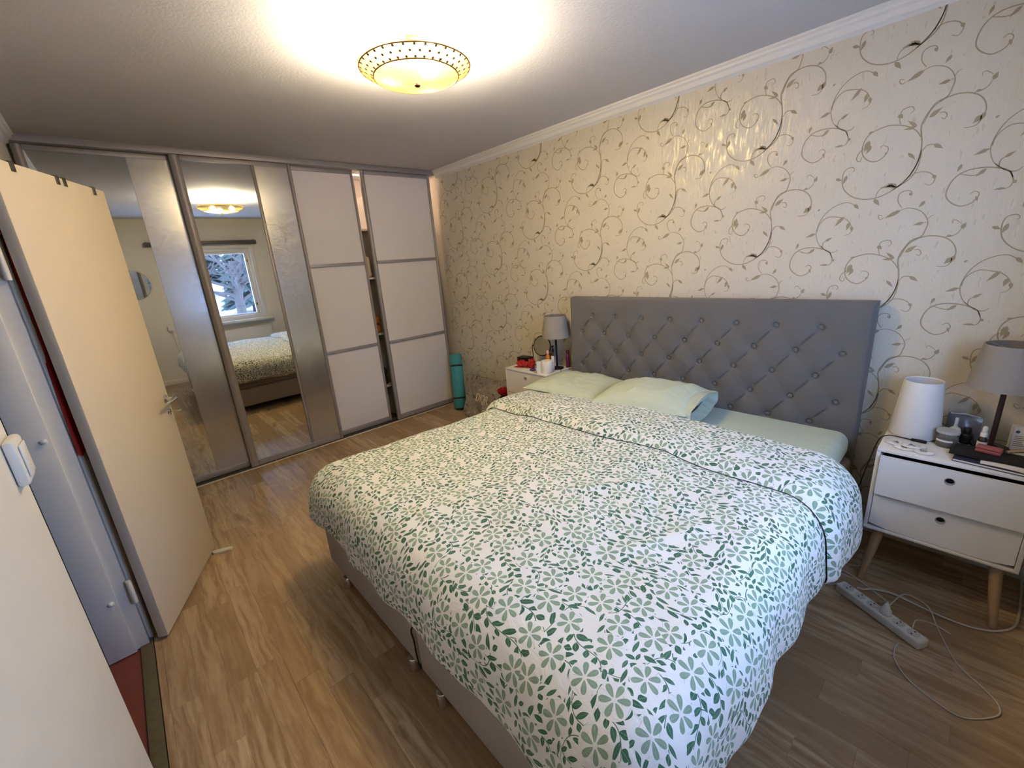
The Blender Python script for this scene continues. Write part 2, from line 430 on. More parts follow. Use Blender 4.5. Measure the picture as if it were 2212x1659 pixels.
# headboard wall with the scrolling vine wallpaper print lying flat on it
STROKES = [[5,(3576,1704),(3611,1732),(3633,1770),(3646,1809),(3649,1853),(3644,1895),(3637,1927),(3637,1953),(3649,1985),(3668,2018),(3700,2034),(3709,2060),(3713,2087),(3704,2114),(3684,2139),(3658,2153),(3634,2157),(3614,2151)],[4,(3560,2126),(3552,2120),(3542,2129),(3543,2140),(3556,2134)],[5,(3640,1948),(3658,1998),(3679,2019),(3701,2030),(3730,2034),(3763,2028),(3791,2012),(3810,1987),(3818,1957),(3812,1930),(3801,1908),(3783,1903),(3765,1905)],[4,(3776,2026),(3794,2027),(3811,2038),(3820,2058)],[3,(3817,2075),(3799,2090),(3789,2089),(3788,2078)],[4,(3685,1978),(3700,1978),(3709,1965),(3704,1953),(3693,1959)],[5,(3641,1900),(3625,1925),(3600,1947),(3564,1963),(3529,1970),(3498,1965),(3471,1955),(3453,1933),(3446,1902),(3450,1872),(3468,1847),(3493,1834),(3514,1837),(3532,1855),(3539,1875),(3532,1888),(3515,1893),(3512,1885)],[4,(3461,1901),(3438,1884),(3429,1857),(3443,1844),(3450,1865)],[4,(3568,1964),(3561,1988),(3564,2016),(3578,2025),(3596,2025),(3604,2010),(3593,2000)],[4,(3653,1844),(3663,1861),(3681,1864),(3699,1857)],[4,(3649,1849),(3643,1800),(3627,1757),(3604,1728),(3578,1706)],[4,(3624,1749),(3645,1761),(3671,1761),(3694,1750),(3708,1730),(3705,1712),(3694,1705),(3678,1713)],[5,(3652,2374),(3647,2319),(3629,2279),(3589,2249),(3557,2228),(3518,2215),(3476,2216),(3435,2232),(3403,2262),(3389,2293),(3386,2333),(3395,2356),(3418,2362),(3428,2350),(3421,2342)],[4,(3592,2252),(3546,2256),(3526,2242),(3520,2217)],[4,(3457,2185),(3426,2208),(3394,2208),(3358,2191),(3331,2162),(3314,2125),(3307,2084),(3313,2053),(3325,2026),(3343,2005)],[4,(3310,2088),(3314,2116),(3330,2140),(3354,2153),(3389,2148),(3414,2140),(3438,2118),(3449,2087),(3442,2067),(3424,2061)],[4,(3306,2077),(3287,2082)],[4,(3340,2008),(3342,2032),(3356,2045)],[4,(3328,2023),(3365,1990),(3391,1986),(3405,1997)],[5,(3385,1963),(3372,1988),(3341,2004),(3304,2013),(3262,2012),(3231,1997),(3212,1968),(3206,1927),(3221,1898),(3253,1876),(3281,1881),(3298,1898),(3303,1917),(3290,1928),(3277,1920)],[4,(3374,1985),(3384,1964),(3388,1946),(3377,1926),(3341,1925)],[4,(3237,2000),(3279,1988),(3305,2007)],[4,(3619,2161),(3602,2188),(3601,2217),(3616,2230),(3637,2228),(3645,2214),(3637,2209)],[3,(3711,2104),(3717,2114),(3729,2120)],[3,(3701,2091),(3709,2092)]]
LEAVES = [((3617,2152),(3561,2123),24),((3820,2054),(3831,2079),22),((3655,1968),(3694,1998),24),((3810,1939),(3787,1914),26),((3818,1949),(3806,1915),18),((3468,1925),(3453,1881),30),((3477,1904),(3461,1870),20),((3623,1944),(3589,1975),16),((3621,1944),(3578,1942),16),((3555,2005),(3572,1987),22),((3684,1864),(3717,1840),20),((3607,1847),(3636,1813),16),((3570,1724),(3529,1719),16),((3574,1719),(3556,1735),16),((3359,2322),(3387,2309),18),((3403,2331),(3389,2293),20),((3445,2199),(3465,2174),20),((3413,2148),(3377,2105),20),((3437,2120),(3428,2084),22),((3446,2102),(3451,2075),18),((3305,2080),(3262,2065),18),((3350,2039),(3378,2057),16),((3309,2008),(3280,1982),18),((3236,2038),(3225,2009),16),((3387,1951),(3397,1941),18),((3372,1927),(3339,1927),12),((3515,2212),(3539,2179),22),((3589,2251),(3565,2272),20),((3589,2251),(3548,2261),14),((3295,1909),(3302,1887),12),((3702,1744),(3709,1725),18),((3701,2091),(3664,2085),18),((3691,2180),(3673,2156),18),((3779,2028),(3796,2029),14),((3460,1955),(3482,1959),12),((3635,2221),(3645,2206),14),((3535,1864),(3530,1853),14),((3302,2187),(3314,2194),12)]

wb = B(); wb.box(BACKX, WX+0.15, 0.0, 0.15, -0.1, CH)
def in_wall(pts): return all(0.0 <= p[0] <= WX-0.001 and 0.05 < p[1] < CH-0.02 for p in pts)
TX, TZ = 0.546, 0.537
strokes = []
for s in STROKES:
    pts = smoothpts([(a/1000, 0, b/1000) for a, b in s[1:]], 4)
    strokes.append((s[0]/1000*0.52, [(p.x, p.z) for p in pts]))
for ci in range(-8, 3):
    for ri in range(-5, 4):
        ox = ci*TX; oz = ri*TZ + (0.5*TZ if ci % 2 else 0.0)
        if not (-0.4 < 3.6+ox < WX+0.6 and -0.3 < 1.95+oz < CH+0.5): continue
        for w, pts in strokes:
            n_ = len(pts); vv = []; ok = []
            for i, p in enumerate(pts):
                a = pts[max(0, i-1)]; b_ = pts[min(n_-1, i+1)]
                tx, tz = b_[0]-a[0], b_[1]-a[1]; l = math.hypot(tx, tz) or 1
                ww = w*(0.55+0.45*math.sin(PI*min(1.0, 0.15+i/(n_-1)*0.85)))
                nx, nz = -tz/l*ww*0.9, tx/l*ww*0.9
                q0 = (p[0]+nx+ox, p[1]+nz+oz); q1 = (p[0]-nx+ox, p[1]-nz+oz)
                ok.append(in_wall((q0, q1)))
                vv += [(q0[0], -0.0006, q0[1]), (q1[0], -0.0006, q1[1])]
            wb.add(vv, [(2*i, 2*i+1, 2*i+3, 2*i+2) for i in range(n_-1) if ok[i] and ok[i+1]], 1)
        for (a, b_, w) in LEAVES:
            ax, az, bx_, bz = a[0]/1000+ox, a[1]/1000+oz, b_[0]/1000+ox, b_[1]/1000+oz
            dx, dz = bx_-ax, bz-az; l = math.hypot(dx, dz); hw = w*0.00040
            nx, nz = -dz/l*hw, dx/l*hw
            prof = [(0, 0), (0.2, 0.75), (0.42, 1), (0.65, 0.72), (0.85, 0.3), (1, 0), (0.85, -0.15), (0.65, -0.5), (0.42, -0.85), (0.2, -0.7)]
            pp = [(ax+dx*t+nx*k, az+dz*t+nz*k) for t, k in prof]
            if in_wall(pp): wb.add([(p[0], -0.0009, p[1]) for p in pp], [tuple(range(len(pp)))], 1)
wall_hb = struct(wb.build('wall_back', [MATS['wallpaper_cream'], MATS['wallpaper_print']], recalc=False))

# left wall with the door opening
b = B(); b.box(BACKX, DX0, WY-WT, WY, -0.1, CH); b.box(DX1, WX+0.15, WY-WT, WY, -0.1, CH); b.box(DX0, DX1, WY-WT, WY, DH, CH)
struct(b.build('wall_left', MATS['painted_wall']))
# window wall behind the camera
y0, y1, z0, z1 = WIN
b = B(); b.box(WX, WX+0.28, WY-0.2, y0, -0.1, CH); b.box(WX, WX+0.28, y1, 0.15, -0.1, CH); b.box(WX, WX+0.28, y0, y1, -0.1, z0); b.box(WX, WX+0.28, y0, y1, z1, CH)
struct(b.build('wall_window', MATS['painted_wall']))
struct(B().box(WX+0.28, WX+1.0, WY-1.0, 1.0, 2.50, 2.60).build('sky_blocker', MATS['trim_white']), 'added unseen slab above the window blocking steep sky light')  # unseen slab, added to keep steep sky light off the floor
struct(B().box(BACKX-0.05, BACKX, WY-0.2, 0.15, -0.1, CH).build('wall_wardrobe', MATS['wardrobe_white']))

# cornices: stepped profile run along the walls
def cornice(name, prof, a, b_, axis):
    """prof: (out, drop) outline; axis 'x' on the headboard wall (y=0), 'l' on the left wall"""
    bb = B(); n_ = len(prof); vs_ = []
    for e in (a, b_):
        for o, d in prof:
            if axis == 'x': vs_.append((e, -o, CH-d))
            elif axis == 'l': vs_.append((e, WY+o, CH-d))
            else: vs_.append((WX-o, e, CH-d))
    fs = [(k, (k+1) % n_, n_+(k+1) % n_, n_+k) for k in range(n_)]+[tuple(range(n_)), tuple(range(2*n_-1, n_-1, -1))]
    bb.add(vs_, fs); return struct(bb.build(name, MATS['trim_white']))
CPROF = [(0, 0), (0.050, 0), (0.050, 0.010), (0.040, 0.016), (0.038, 0.026), (0.026, 0.034), (0.020, 0.050), (0.020, 0.056), (0.010, 0.062), (0, 0.070)]
cornice('trim_1', CPROF, 0.02, WX-0.001, 'x')
cornice('trim_2', CPROF, 0.02, WX-0.001, 'l')

def baseboard(name, x0, x1, y0, y1):
    o = B().box(x0, x1, y0, y1, 0.0, 0.07).build(name, MATS['trim_white'], bevel=0.004); return struct(o)
baseboard('baseboard_back', 0.03, WX-0.02, -0.014, -0.0012)
baseboard('baseboard_window', WX-0.016, WX-0.001, WY+0.02, -0.02)
baseboard('baseboard_left', DX1+0.01, WX-0.02, WY+0.001, WY+0.016)

# door frame: far jamb, head, with a raised stop; two white buffer studs
fr = B()
fr.box(DX0, DX0+0.045, WY-WT-0.02, WY-0.012, 0.0, DH)
fr.box(DX0+0.045, DX0+0.060, WY-WT-0.02, WY-0.055, 0.0, DH)
fr.box(DX0+0.045, DX1, WY-WT-0.02, WY-0.012, DH-0.035, DH)
frame = struct(fr.build('trim_3', MATS['frame_paint'], bevel=0.003), 'blue grey painted door frame')
B().box(DX0-0.060, DX0+0.012, WY-0.012, WY+0.006, 0.0, DH+0.05).build('casing', MATS['frame_paint'], frame, bevel=0.004)
for z in (0.27, 1.01):
    B().lathe([(0.010, 0), (0.011, 0.006), (0.006, 0.010), (0, 0.011)], (DX0+0.060, WY-0.075, z), 12, axis=(1, 0, 0)).build('buffer_stud', MATS['white_plastic'], frame, smooth=True)
for z in (0.285, 1.64):
    h = B(); h.lathe([(0.009, -0.055), (0.010, -0.05), (0.010, 0.05), (0.009, 0.055)], (DX0+0.058, WY-0.005, z), 12); h.box(DX0+0.03, DX0+0.060, WY-0.016, WY-0.009, z-0.05, z-0.001)
    h.build('hinge', MATS['frame_paint'], frame, smooth=True)
# threshold and hall beyond
struct(B().box(DX0+0.0, DX1, WY-0.045, WY-0.001, -0.009, 0.006).build('trim_4', MATS['threshold_olive'], bevel=0.003), 'worn olive threshold strip')
hf = B().box(0.9, DX1+1.2, WY-1.4, WY-0.046, -0.0089, -0.004); struct(hf.build('hall_floor', MATS['hall_floor_red']), 'red hall floor')
hw = B(); hw.box(1.30, 1.46, WY-1.4, WY-WT, -0.05, CH); hw.box(1.46, DX1+1.2, WY-1.42, WY-1.4, -0.05, CH); hw.box(DX1+1.2, DX1+1.3, WY-1.42, WY-WT, -0.05, CH)
struct(hw.build('hall_wall', MATS['hall_wall_paint']), 'grey green hall wall')
tag(B().box(1.48, 1.62, WY-WT-0.5, WY-WT-0.03, -0.004, 0.012).build('door_mat', MATS['dark_mat'], bevel=0.004), 'dark mat on the hall floor beyond the door frame', 'mat')
g = B()
def coat(u, v):
    y = WY-WT-0.03-0.34*u; z = 0.98+0.85*v; d = 0.05+0.02*math.sin(u*14)+0.015*math.sin(u*31+v*3)
    return (1.46+max(0.012, d*math.sin(PI*min(1, max(0, 0.04+u*0.92)))), y, z - 0.05*math.sin(u*5))
g.grid(coat, 24, 12)
hc = g.build('hanging_coat', MATS['dark_cloth'], smooth=True); sm = hc.modifiers.new('thick', 'SOLIDIFY'); sm.thickness = 0.01; sm.offset = -1
tag(hc, 'black coat hanging on the hall wall', 'coat')
# light switch by the opening
sw = thing('light_switch', 'white surface mounted light switch box at the doorway edge', 'light switch', (DX1+0.045, WY, 1.19))
B().box(DX1+0.008, DX1+0.092, WY+0.0005, WY+0.020, 1.145, 1.245).build('housing', MATS['white_plastic'], sw, bevel=0.007)
B().box(DX1+0.022, DX1+0.078, WY+0.0205, WY+0.024, 1.16, 1.23).build('rocker', MATS['white_plastic'], sw, bevel=0.003)

# ------------------------------------------------------------------ door leaf
HX, HY = 1.672, -2.850; ang = math.atan2(0.275, -0.626)
leafdir = Vector((math.cos(ang), math.sin(ang), 0)); leafn = Vector((-math.sin(ang), math.cos(ang), 0))   # leafn points away from the room
if leafn.y > 0: leafn = -leafn
def dp(u, d, z): return Vector((HX, HY, 0))+leafdir*u+leafn*d+Vector((0, 0, z))
def dbox(bb, u0, u1, d0, d1, z0, z1, mi=0):
    vs_ = [dp(u, d, z) for z in (z0, z1) for d in (d0, d1) for u in (u0, u1)]
    return bb.add(vs_, [(0, 2, 3, 1), (4, 5, 7, 6), (0, 1, 5, 4), (2, 6, 7, 3), (0, 4, 6, 2), (1, 3, 7, 5)], mi)
door = struct(dbox(B(), 0, 0.685, 0, 0.040, 0.012, 1.975).build('door_1', MATS['door_paint'], bevel=0.005), 'plain cream door standing open')
h = B(); c0 = dp(0.640, -0.0005, 0.955)
h.lathe([(0.024, 0), (0.024, 0.004), (0.018, 0.007), (0.011, 0.010), (0.010, 0.045)], c0, 20, axis=-leafn)
hp = [c0-leafn*0.045+leafdir*t*-1*1.0+Vector((0, 0, -0.004*math.sin(t*20))) for t in (0, 0.03, 0.06, 0.09, 0.115)]
h.tube(hp, [0.010, 0.010, 0.009, 0.0085, 0.007], 10)
hd = h.build('door_handle', MATS['chrome'], door, smooth=True)
k = B(); c1 = dp(0.640, -0.0005, 0.885); k.lathe([(0.017, 0), (0.016, 0.004), (0.006, 0.005)], c1, 16, axis=-leafn)
k.tube([c1, c1-leafn*0.035], 0.0035, 8); k.lathe([(0.011, -0.002), (0.011, 0.002)], c1-leafn*0.045, 14, axis=(0, 0, 1)); k.build('lock_key', MATS['chrome'], door, smooth=True)
# over-door hooks
for i, u in enumerate((0.10, 0.34, 0.385, 0.595)):
    hk = B()
    dbox(hk, u-0.011, u+0.011, -0.003, 0.0, 1.945, 1.9785); dbox(hk, u-0.011, u+0.011, -0.003, 0.044, 1.9755, 1.9785); dbox(hk, u-0.011, u+0.011, 0.041, 0.044, 1.80, 1.9785)
    hk.tube([dp(u, 0.044, 1.82), dp(u, 0.06, 1.79), dp(u, 0.08, 1.80), dp(u, 0.085, 1.83)], 0.004, 8)
    pos = ('nearest the hinges', 'left one of the middle pair', 'right one of the middle pair', 'nearest the handle side')[i]
    tag(hk.build('door_hook', MATS['aluminium_dark'], bevel=0.001, seg=1), 'dark over door hook on the cream door top, '+pos, 'hook', 'hooks over the cream door')
def garment(name, u0, u1, z0, z1, m, label, cat, ph):
    g = B()
    def f(a, v):
        ang_ = 2*PI*a; w = (u1-u0)/2; cu = (u0+u1)/2
        k_ = 0.55+0.45*(1-v)**0.6
        return dp(cu+w*k_*math.cos(ang_), 0.075+0.028*math.sin(ang_)*(0.6+0.4*math.sin(6*ang_+ph)), z0+(z1-z0)*v+0.02*math.sin(3*ang_+ph)*(1-v))
    g.grid(f, 40, 14)
    return tag(g.build(name, m, smooth=True), label, cat)
garment('bath_robe', 0.015, 0.30, 0.93, 1.80, MATS['red_cloth'], 'red robe hanging behind the open cream door', 'robe', 0.3)
garment('hanging_jacket', 0.33, 0.62, 0.70, 1.80, MATS['dark_cloth'], 'black jacket hanging behind the open cream door', 'jacket', 1.7)
# scrap of paper wedging the door
pw = B(); pp = [(1.085, -2.600), (1.118, -2.596), (1.150, -2.515), (1.128, -2.500), (1.105, -2.540)]
pw.poly([(x, y, 0.012) for x, y in pp], (0, 0, -0.011)); tag(pw.build('paper_wedge', MATS['white_plastic']), 'small white paper wedge on the floor at the door corner', 'paper')

# ------------------------------------------------------------------ window on the wall behind the camera (seen in the mirrors)
y0, y1, z0, z1 = WIN
def ring(bb, y0, y1, z0, z1, t, x0, x1, mi=0):
    bb.box(x0, x1, y0, y0+t, z0, z1, mi); bb.box(x0, x1, y1-t, y1, z0, z1, mi); bb.box(x0, x1, y0+t, y1-t, z0, z0+t, mi); bb.box(x0, x1, y0+t, y1-t, z1-t, z1, mi)
win = struct(B().box(WX+0.10, WX+0.16, y0, y0+0.001, z0, z1).build('window_1', MATS['trim_white']))
b = B(); ring(b, y0, y1, z0, z1, 0.045, WX+0.03, WX+0.10); b.build('window_frame', MATS['trim_white'], win, bevel=0.003)
b = B(); ring(b, y0+0.046, y1-0.046, z0+0.046, z1-0.046, 0.04, WX+0.035, WX+0.08); sash = b.build('sash', MATS['trim_white'], win, bevel=0.003)
B().box(WX+0.058, WX+0.062, y0+0.087, y1-0.087, z0+0.087, z1-0.087).build('pane', MATS['window_glass'], sash)
for z in (z0+0.22, z1-0.2):
    B().box(WX+0.018, WX+0.034, y1-0.075, y1-0.050, z-0.02, z+0.02).build('window_catch', MATS['brass'], win, bevel=0.003)
B().box(WX-0.10, WX+0.035, y0-0.12, y1+0.12, z0-0.045, z0-0.002).build('window_sill', MATS['trim_white'], win, bevel=0.006)
b = B(); ring(b, y0-0.06, y1+0.06, z0-0.001, z1+0.06, 0.062, WX-0.014, WX+0.002); b.build('casing', MATS['trim_white'], win, bevel=0.003)
bl = thing('roller_blind', 'grey roller blind cassette above the window', 'blind', (WX-0.06, -1.45, 2.06))
B().box(WX-0.085, WX-0.015, -2.16, -0.74, 2.045, 2.105).build('cassette', MATS['aluminium_dark'], bl, bevel=0.008)
for y in (-2.13, -0.77): B().box(WX-0.06, WX-0.0005, y-0.012, y+0.012, 2.06, 2.115).build('bracket', MATS['aluminium'], bl, bevel=0.002)
rd = thing('radiator', 'white panel radiator under the window sill', 'radiator', (WX-0.06, -1.4, 0.12))
B().box(WX-0.095, WX-0.085, -1.93, -0.80, 0.14, 0.72).build('panel', MATS['trim_white'], rd, bevel=0.004)
for i in range(28):
    y = -1.90+i*0.04; B().box(WX-0.085, WX-0.045, y, y+0.012, 0.16, 0.70).build('fin', MATS['trim_white'], rd)
B().box(WX-0.10, WX-0.035, -1.935, -0.795, 0.715, 0.735).build('grille', MATS['trim_white'], rd, bevel=0.003)
for y in (-1.75, -0.98): B().box(WX-0.05, WX-0.0005, y-0.02, y+0.02, 0.2, 0.6).build('bracket', MATS['trim_white'], rd)
rm = thing('wall_mirror', 'round mirror hanging on the pale window wall', 'mirror', (WX-0.02, -2.42, 1.53))
B().lathe([(0.205, 0), (0.21, 0.005), (0.21, 0.012), (0.205, 0.016)], (WX-0.0005, -2.42, 1.53), 40, axis=(-1, 0, 0)).build('mirror_disc', MATS['mirror_glass'], rm, smooth=True)
so = thing('wall_socket', 'white wall switch with a plug lead low on the window wall', 'socket', (WX-0.02, -2.13, 0.87))
B().box(WX-0.03, WX-0.0005, -2.17, -2.10, 0.82, 0.90).build('housing', MATS['white_plastic'], so, bevel=0.004)
B().tube(smoothpts([(WX-0.03, -2.13, 0.83), (WX-0.02, -2.12, 0.6), (WX-0.02, -2.09, 0.35), (WX-0.03, -2.07, 0.12), (WX-0.04, -2.0, 0.02)]), 0.003, 6).build('lead', MATS['cable_white'], so, smooth=True)

# outside: snowy slope with trees and a garden bench frame
def slope(u, v):
    x = 5.2+u*40; y = -22+v*40
    return (x, y, -0.9+max(0, x-7)*0.10+0.12*noise.noise(Vector((x*0.4, y*0.4, 0))))
sn = B().grid(slope, 60, 60).build('snow_ground', MATS['snow'], smooth=True); sn['kind'] = 'structure'
def branchy(bb, p, d, l, r, depth, rng):
    n_ = 4; pts = [p]; q = p.copy(); dd = d.copy()
    for i in range(n_):
        dd = (dd+Vector((rng.uniform(-.25, .25), rng.uniform(-.25, .25), rng.uniform(-.1, .15)))).normalized(); q = q+dd*l/n_; pts.append(q.copy())
    bb.tube(pts, [r*(1-0.55*i/n_) for i in range(n_+1)], 5)
    if depth <= 0: return
    for i in range(5):
        k_ = rng.randint(1, n_); a = rng.uniform(0, 2*PI)
        nd = (dd*0.7+Vector((math.cos(a), math.sin(a), rng.uniform(-0.1, 0.6)))).normalized()
        branchy(bb, pts[k_], nd, l*rng.uniform(.45, .7), r*0.45, depth-1, rng)
def bare_tree(x, y, h, seed, label):
    rng = random.Random(seed); z = -0.95+max(0, x-7)*0.10
    t = thing('bare_tree', label, 'tree', (x, y, z), 'bare trees outside the window')
    bb = B(); bb.tube([(x, y, z), (x+0.05, y, z+h*0.25), (x, y+0.05, z+h*0.5)], [0.16, 0.13, 0.10], 8)
    bb.build('trunk', MATS['bark'], t, smooth=True)
    cr = B()
    for i in range(11):
        a = rng.uniform(0, 2*PI); branchy(cr, Vector((x, y, z+h*rng.uniform(.22, .5))), Vector((math.cos(a), math.sin(a), rng.uniform(.1, .9))).normalized(), h*0.36, 0.05, 2, rng)
    cr.build('branches', MATS['bark'], t, smooth=True)
def pine(x, y, h, seed, label):
    rng = random.Random(seed); z = -0.95+max(0, x-7)*0.10
    t = thing('pine_tree', label, 'tree', (x, y, z), 'pine trees outside the window')
    B().tube([(x, y, z), (x, y, z+h)], [0.2, 0.04], 8).build('trunk', MATS['bark'], t, smooth=True)
    nd = B()
    for i in range(900):
        k_ = rng.random(); zz = z+h*(0.07+0.93*k_); rad = (1-k_)*h*0.135+0.12; a = rng.uniform(0, 2*PI)
        p0 = Vector((x, y, zz)); tip = p0+Vector((math.cos(a)*rad, math.sin(a)*rad, -rad*0.25))
        s_ = Vector((-math.sin(a), math.cos(a), 0))*rad*0.16
        nd.add([p0, p0.lerp(tip, .6)+s_, tip, p0.lerp(tip, .6)-s_, p0.lerp(tip, .6)+Vector((0, 0, rad*.12))], [(0, 1, 4), (1, 2, 4), (2, 3, 4), (3, 0, 4), (0, 3, 2, 1)])
    o = nd.build('needles', MATS['needles'], t); o['kind'] = 'stuff'
bare_tree(11.5, 0.15, 5.0, 3, 'bare tree with a forked crown outside, nearest the window')
for i, (x, y, h_) in enumerate(((16.0, 1.55, 9), (18.5, -0.9, 9.5), (20.5, 3.4, 10), (23.5, 0.9, 11), (24.5, 6.6, 11), (19.0, -5.0, 11))):
    pine(x, y, h_, 20+i, ('dark pine straight out from the window, nearest pine', 'dark pine just left of the nearest pine outside', 'dark pine right of the nearest pine outside', 'tall pine behind the nearest pine outside', 'tall pine at the far right outside', 'tall pine at the far left outside')[i])
bn = thing('garden_fence', 'dark rail fence standing in the snow outside', 'fence', (9.5, -0.4, -0.8))
for i in range(5):
    y = -2.2+i*0.7; B().box(9.47, 9.53, y+0.47, y+0.53, -1.1, 0.42).build('post', MATS['bark'], bn)
for z in (-0.45, -0.15): B().box(9.44, 9.47, -1.9, 1.3, z+0.46, z+0.54).build('rail', MATS['bark'], bn)

# ------------------------------------------------------------------ sliding wardrobe
tr = thing('wardrobe_track', 'grey aluminium top rail and floor track of the sliding wardrobe', 'track', (0, -1.45, 0))
B().box(-0.10, 0.022, WY+0.002, -0.030, 2.388, CH-0.0005).build('top_rail', MATS['aluminium'], tr, bevel=0.003)
B().box(-0.10, 0.016, WY+0.002, -0.012, 0.0005, 0.008).build('floor_track', MATS['cream_print'], tr, bevel=0.002)
B().box(-0.085, 0.004, WY+0.002, -0.012, 0.0085, 0.011).build('track_groove', MATS['aluminium_dark'], tr)
ZB, ZT = 0.016, 2.386
def sliding(y0, y1, x0, label, panes, bars=(), ls=0.04, rs=0.028, tilt=0.0):
    """panes: list of (y0, y1, material, name)"""
    d = thing('sliding_door', label, 'sliding door', (x0, (y0+y1)/2, ZB), 'sliding wardrobe doors'); x1 = x0+0.030
    for (a, c, w) in ((y0, y0+ls, ls), (y1-rs, y1, rs)):
        s_ = B(); n_ = 8; ring_ = [(x0, a), (x0, c)]+[(x1-0.006+0.012*math.sin(PI*k/n_), c-(c-a)*k/n_) for k in range(n_+1)]
        s_.poly([(px, py, ZB) for px, py in ring_], (0, 0, ZT-ZB)); s_.build('stile', MATS['aluminium'], d, smooth=True, angle=40)
    B().box(x0, x1+0.002, y0+ls, y1-rs, ZB, ZB+0.045).build('bottom_rail', MATS['aluminium'], d, bevel=0.003)
    B().box(x0, x1+0.002, y0+ls, y1-rs, ZT-0.030, ZT).build('head_rail', MATS['aluminium'], d, bevel=0.003)
    for (a, c, m_, nm) in panes:
        B().box(x0+0.010, x0+0.022, a, c, ZB+0.045, ZT-0.030).build(nm, m_, d)
    for z in bars: B().box(x0+0.005, x1+0.001, y0+ls, y1-rs, z-0.014, z+0.014).build('crossbar', MATS['aluminium'], d, bevel=0.002)
    d.rotation_euler = (0, tilt, 0)
    return d
MG, ET, FR, AL = MATS['mirror_glass'], MATS['etched_mirror'], MATS['frosted_white_panel'], MATS['aluminium']
T0 = math.radians(0.22)
sliding(-2.890, -2.11, -0.078, 'mirrored wardrobe door behind the open cream door, leftmost', [(-2.85, -2.385, MG, 'mirror_pane'), (-2.384, -2.139, ET, 'etched_pane')], ls=0.045, tilt=T0)
d2 = sliding(-2.155, -1.374, -0.030, 'mirrored wardrobe door showing the window reflection', [(-2.10, -1.662, MG, 'mirror_pane'), (-1.638, -1.403, ET, 'etched_pane')], ls=0.056, tilt=T0)
B().box(-0.022, -0.006, -1.660, -1.640, ZB+0.045, ZT-0.03).build('divider_strip', AL, d2, bevel=0.002)
def panels(y0, y1): return [(y0, y1, FR, 'frosted_panel')]
def frost_door(y0, y1, x0, label, ls, rs):
    d = sliding(y0, y1, x0, label, [], (1.595, 0.825), ls, rs)
    for za, zb in ((ZB+0.045, 0.811), (0.839, 1.581), (1.609, ZT-0.030)):
        B().box(x0+0.010, x0+0.018, y0+ls, y1-rs, za, zb).build('frosted_panel', FR, d)
    return d
frost_door(-1.410, -0.838, -0.078, 'white frosted wardrobe door beside the mirrored doors', 0.03, 0.024)
frost_door(-0.792, -0.072, -0.030, 'white frosted wardrobe door next to the papered wall', 0.036, 0.028)
# inside the wardrobe
sh = thing('wardrobe_shelves', 'white shelf unit inside the wardrobe behind the door gap', 'shelves', (-0.4, -0.6, 0))
for y in (-1.42, -0.70, -0.035): B().box(-0.655, -0.16, y-0.009, y+0.009, 0.0005, 2.2).build('side_panel', MATS['wardrobe_white'], sh)
for z in (0.35, 0.9, 1.45, 1.9):
    B().box(-0.655, -0.16, -1.41, -0.71, z-0.009, z+0.009).build('shelf', MATS['wardrobe_white'], sh); B().box(-0.655, -0.16, -0.69, -0.045, z-0.009, z+0.009).build('shelf', MATS['wardrobe_white'], sh)
mat('orange_knit', (206, 120, 40), 0.9, bumps=(60, 0.5, 0.004), vary=0.2)
for i, (z, c) in enumerate(((0.91, 'orange_knit'), (1.0, 'orange_knit'), (0.36, 'dark_cloth'), (0.46, 'dark_cloth'), (1.46, 'cream_print'))):
    nm = ('lower orange folded sweater inside the wardrobe', 'upper orange folded sweater inside the wardrobe', 'lower black folded sweater on the bottom wardrobe shelf', 'upper black folded sweater on the bottom wardrobe shelf', 'cream folded blanket inside the wardrobe')[i]
    tag(B().box(-0.58, -0.18, -1.05, -0.74, z, z+(0.08 if i < 4 else 0.2)).build('folded_sweater' if i < 4 else 'folded_blanket', MATS[c], bevel=0.025, seg=3), nm, 'sweater' if i < 4 else 'blanket')
lt = thing('wardrobe_light', 'small lamp strip inside the wardrobe above the shelves', 'light', (-0.2, -0.7, 2.40))
B().box(-0.24, -0.20, -1.35, -0.08, 2.392, CH-0.0005).build('housing', MATS['white_plastic'], lt)
mat('led_warm', (255, 236, 214), 0.5, emit=((255, 214, 180), 14.0))
B().box(-0.235, -0.205, -1.34, -0.09, 2.386, 2.3915).build('diffuser', MATS['led_warm'], lt)

# ------------------------------------------------------------------ ceiling lamp
LC = Vector((2.176, -1.513, 0))
mat('plate_steel', (84, 76, 64), 0.5, 0.4, vary=0.05); mat('lamp_ring', (120, 84, 40), 0.4, 0.5, vary=0.1); mat('lamp_dot', (128, 100, 56), 0.5, vary=0.1)
def make_shade():
    m = mat('lamp_glass', (120, 96, 52), 0.25); n = N(m); out = m.node_tree.nodes['Material Output']; b_ = m.node_tree.nodes['Principled BSDF']
    tr_ = n.new('ShaderNodeBsdfTransparent'); tr_.inputs[0].default_value = (1.0, 0.85, 0.38, 1)
    tl = n.new('ShaderNodeBsdfTranslucent')
    m1 = n.new('ShaderNodeMixShader'); m1.inputs[0].default_value = 0.02; m2 = n.new('ShaderNodeMixShader'); m2.inputs[0].default_value = 0.42
    n.l.new(tr_.outputs[0], m1.inputs[1]); n.l.new(tl.outputs[0], m1.inputs[2]); n.l.new(b_.outputs[0], m2.inputs[1]); n.l.new(m1.outputs[0], m2.inputs[2]); n.l.new(m2.outputs[0], out.inputs[0])
    f = n.noise(n.coord(), 40.0, 2.0); n.l.new(n.mix(f, (1.0, 0.80, 0.36, 1), (1.0, 0.86, 0.46, 1)), tl.inputs[0])
make_shade()
cl = thing('ceiling_lamp', 'round glass ceiling lamp with dotted band glowing warm', 'ceiling lamp', (LC.x, LC.y, CH))
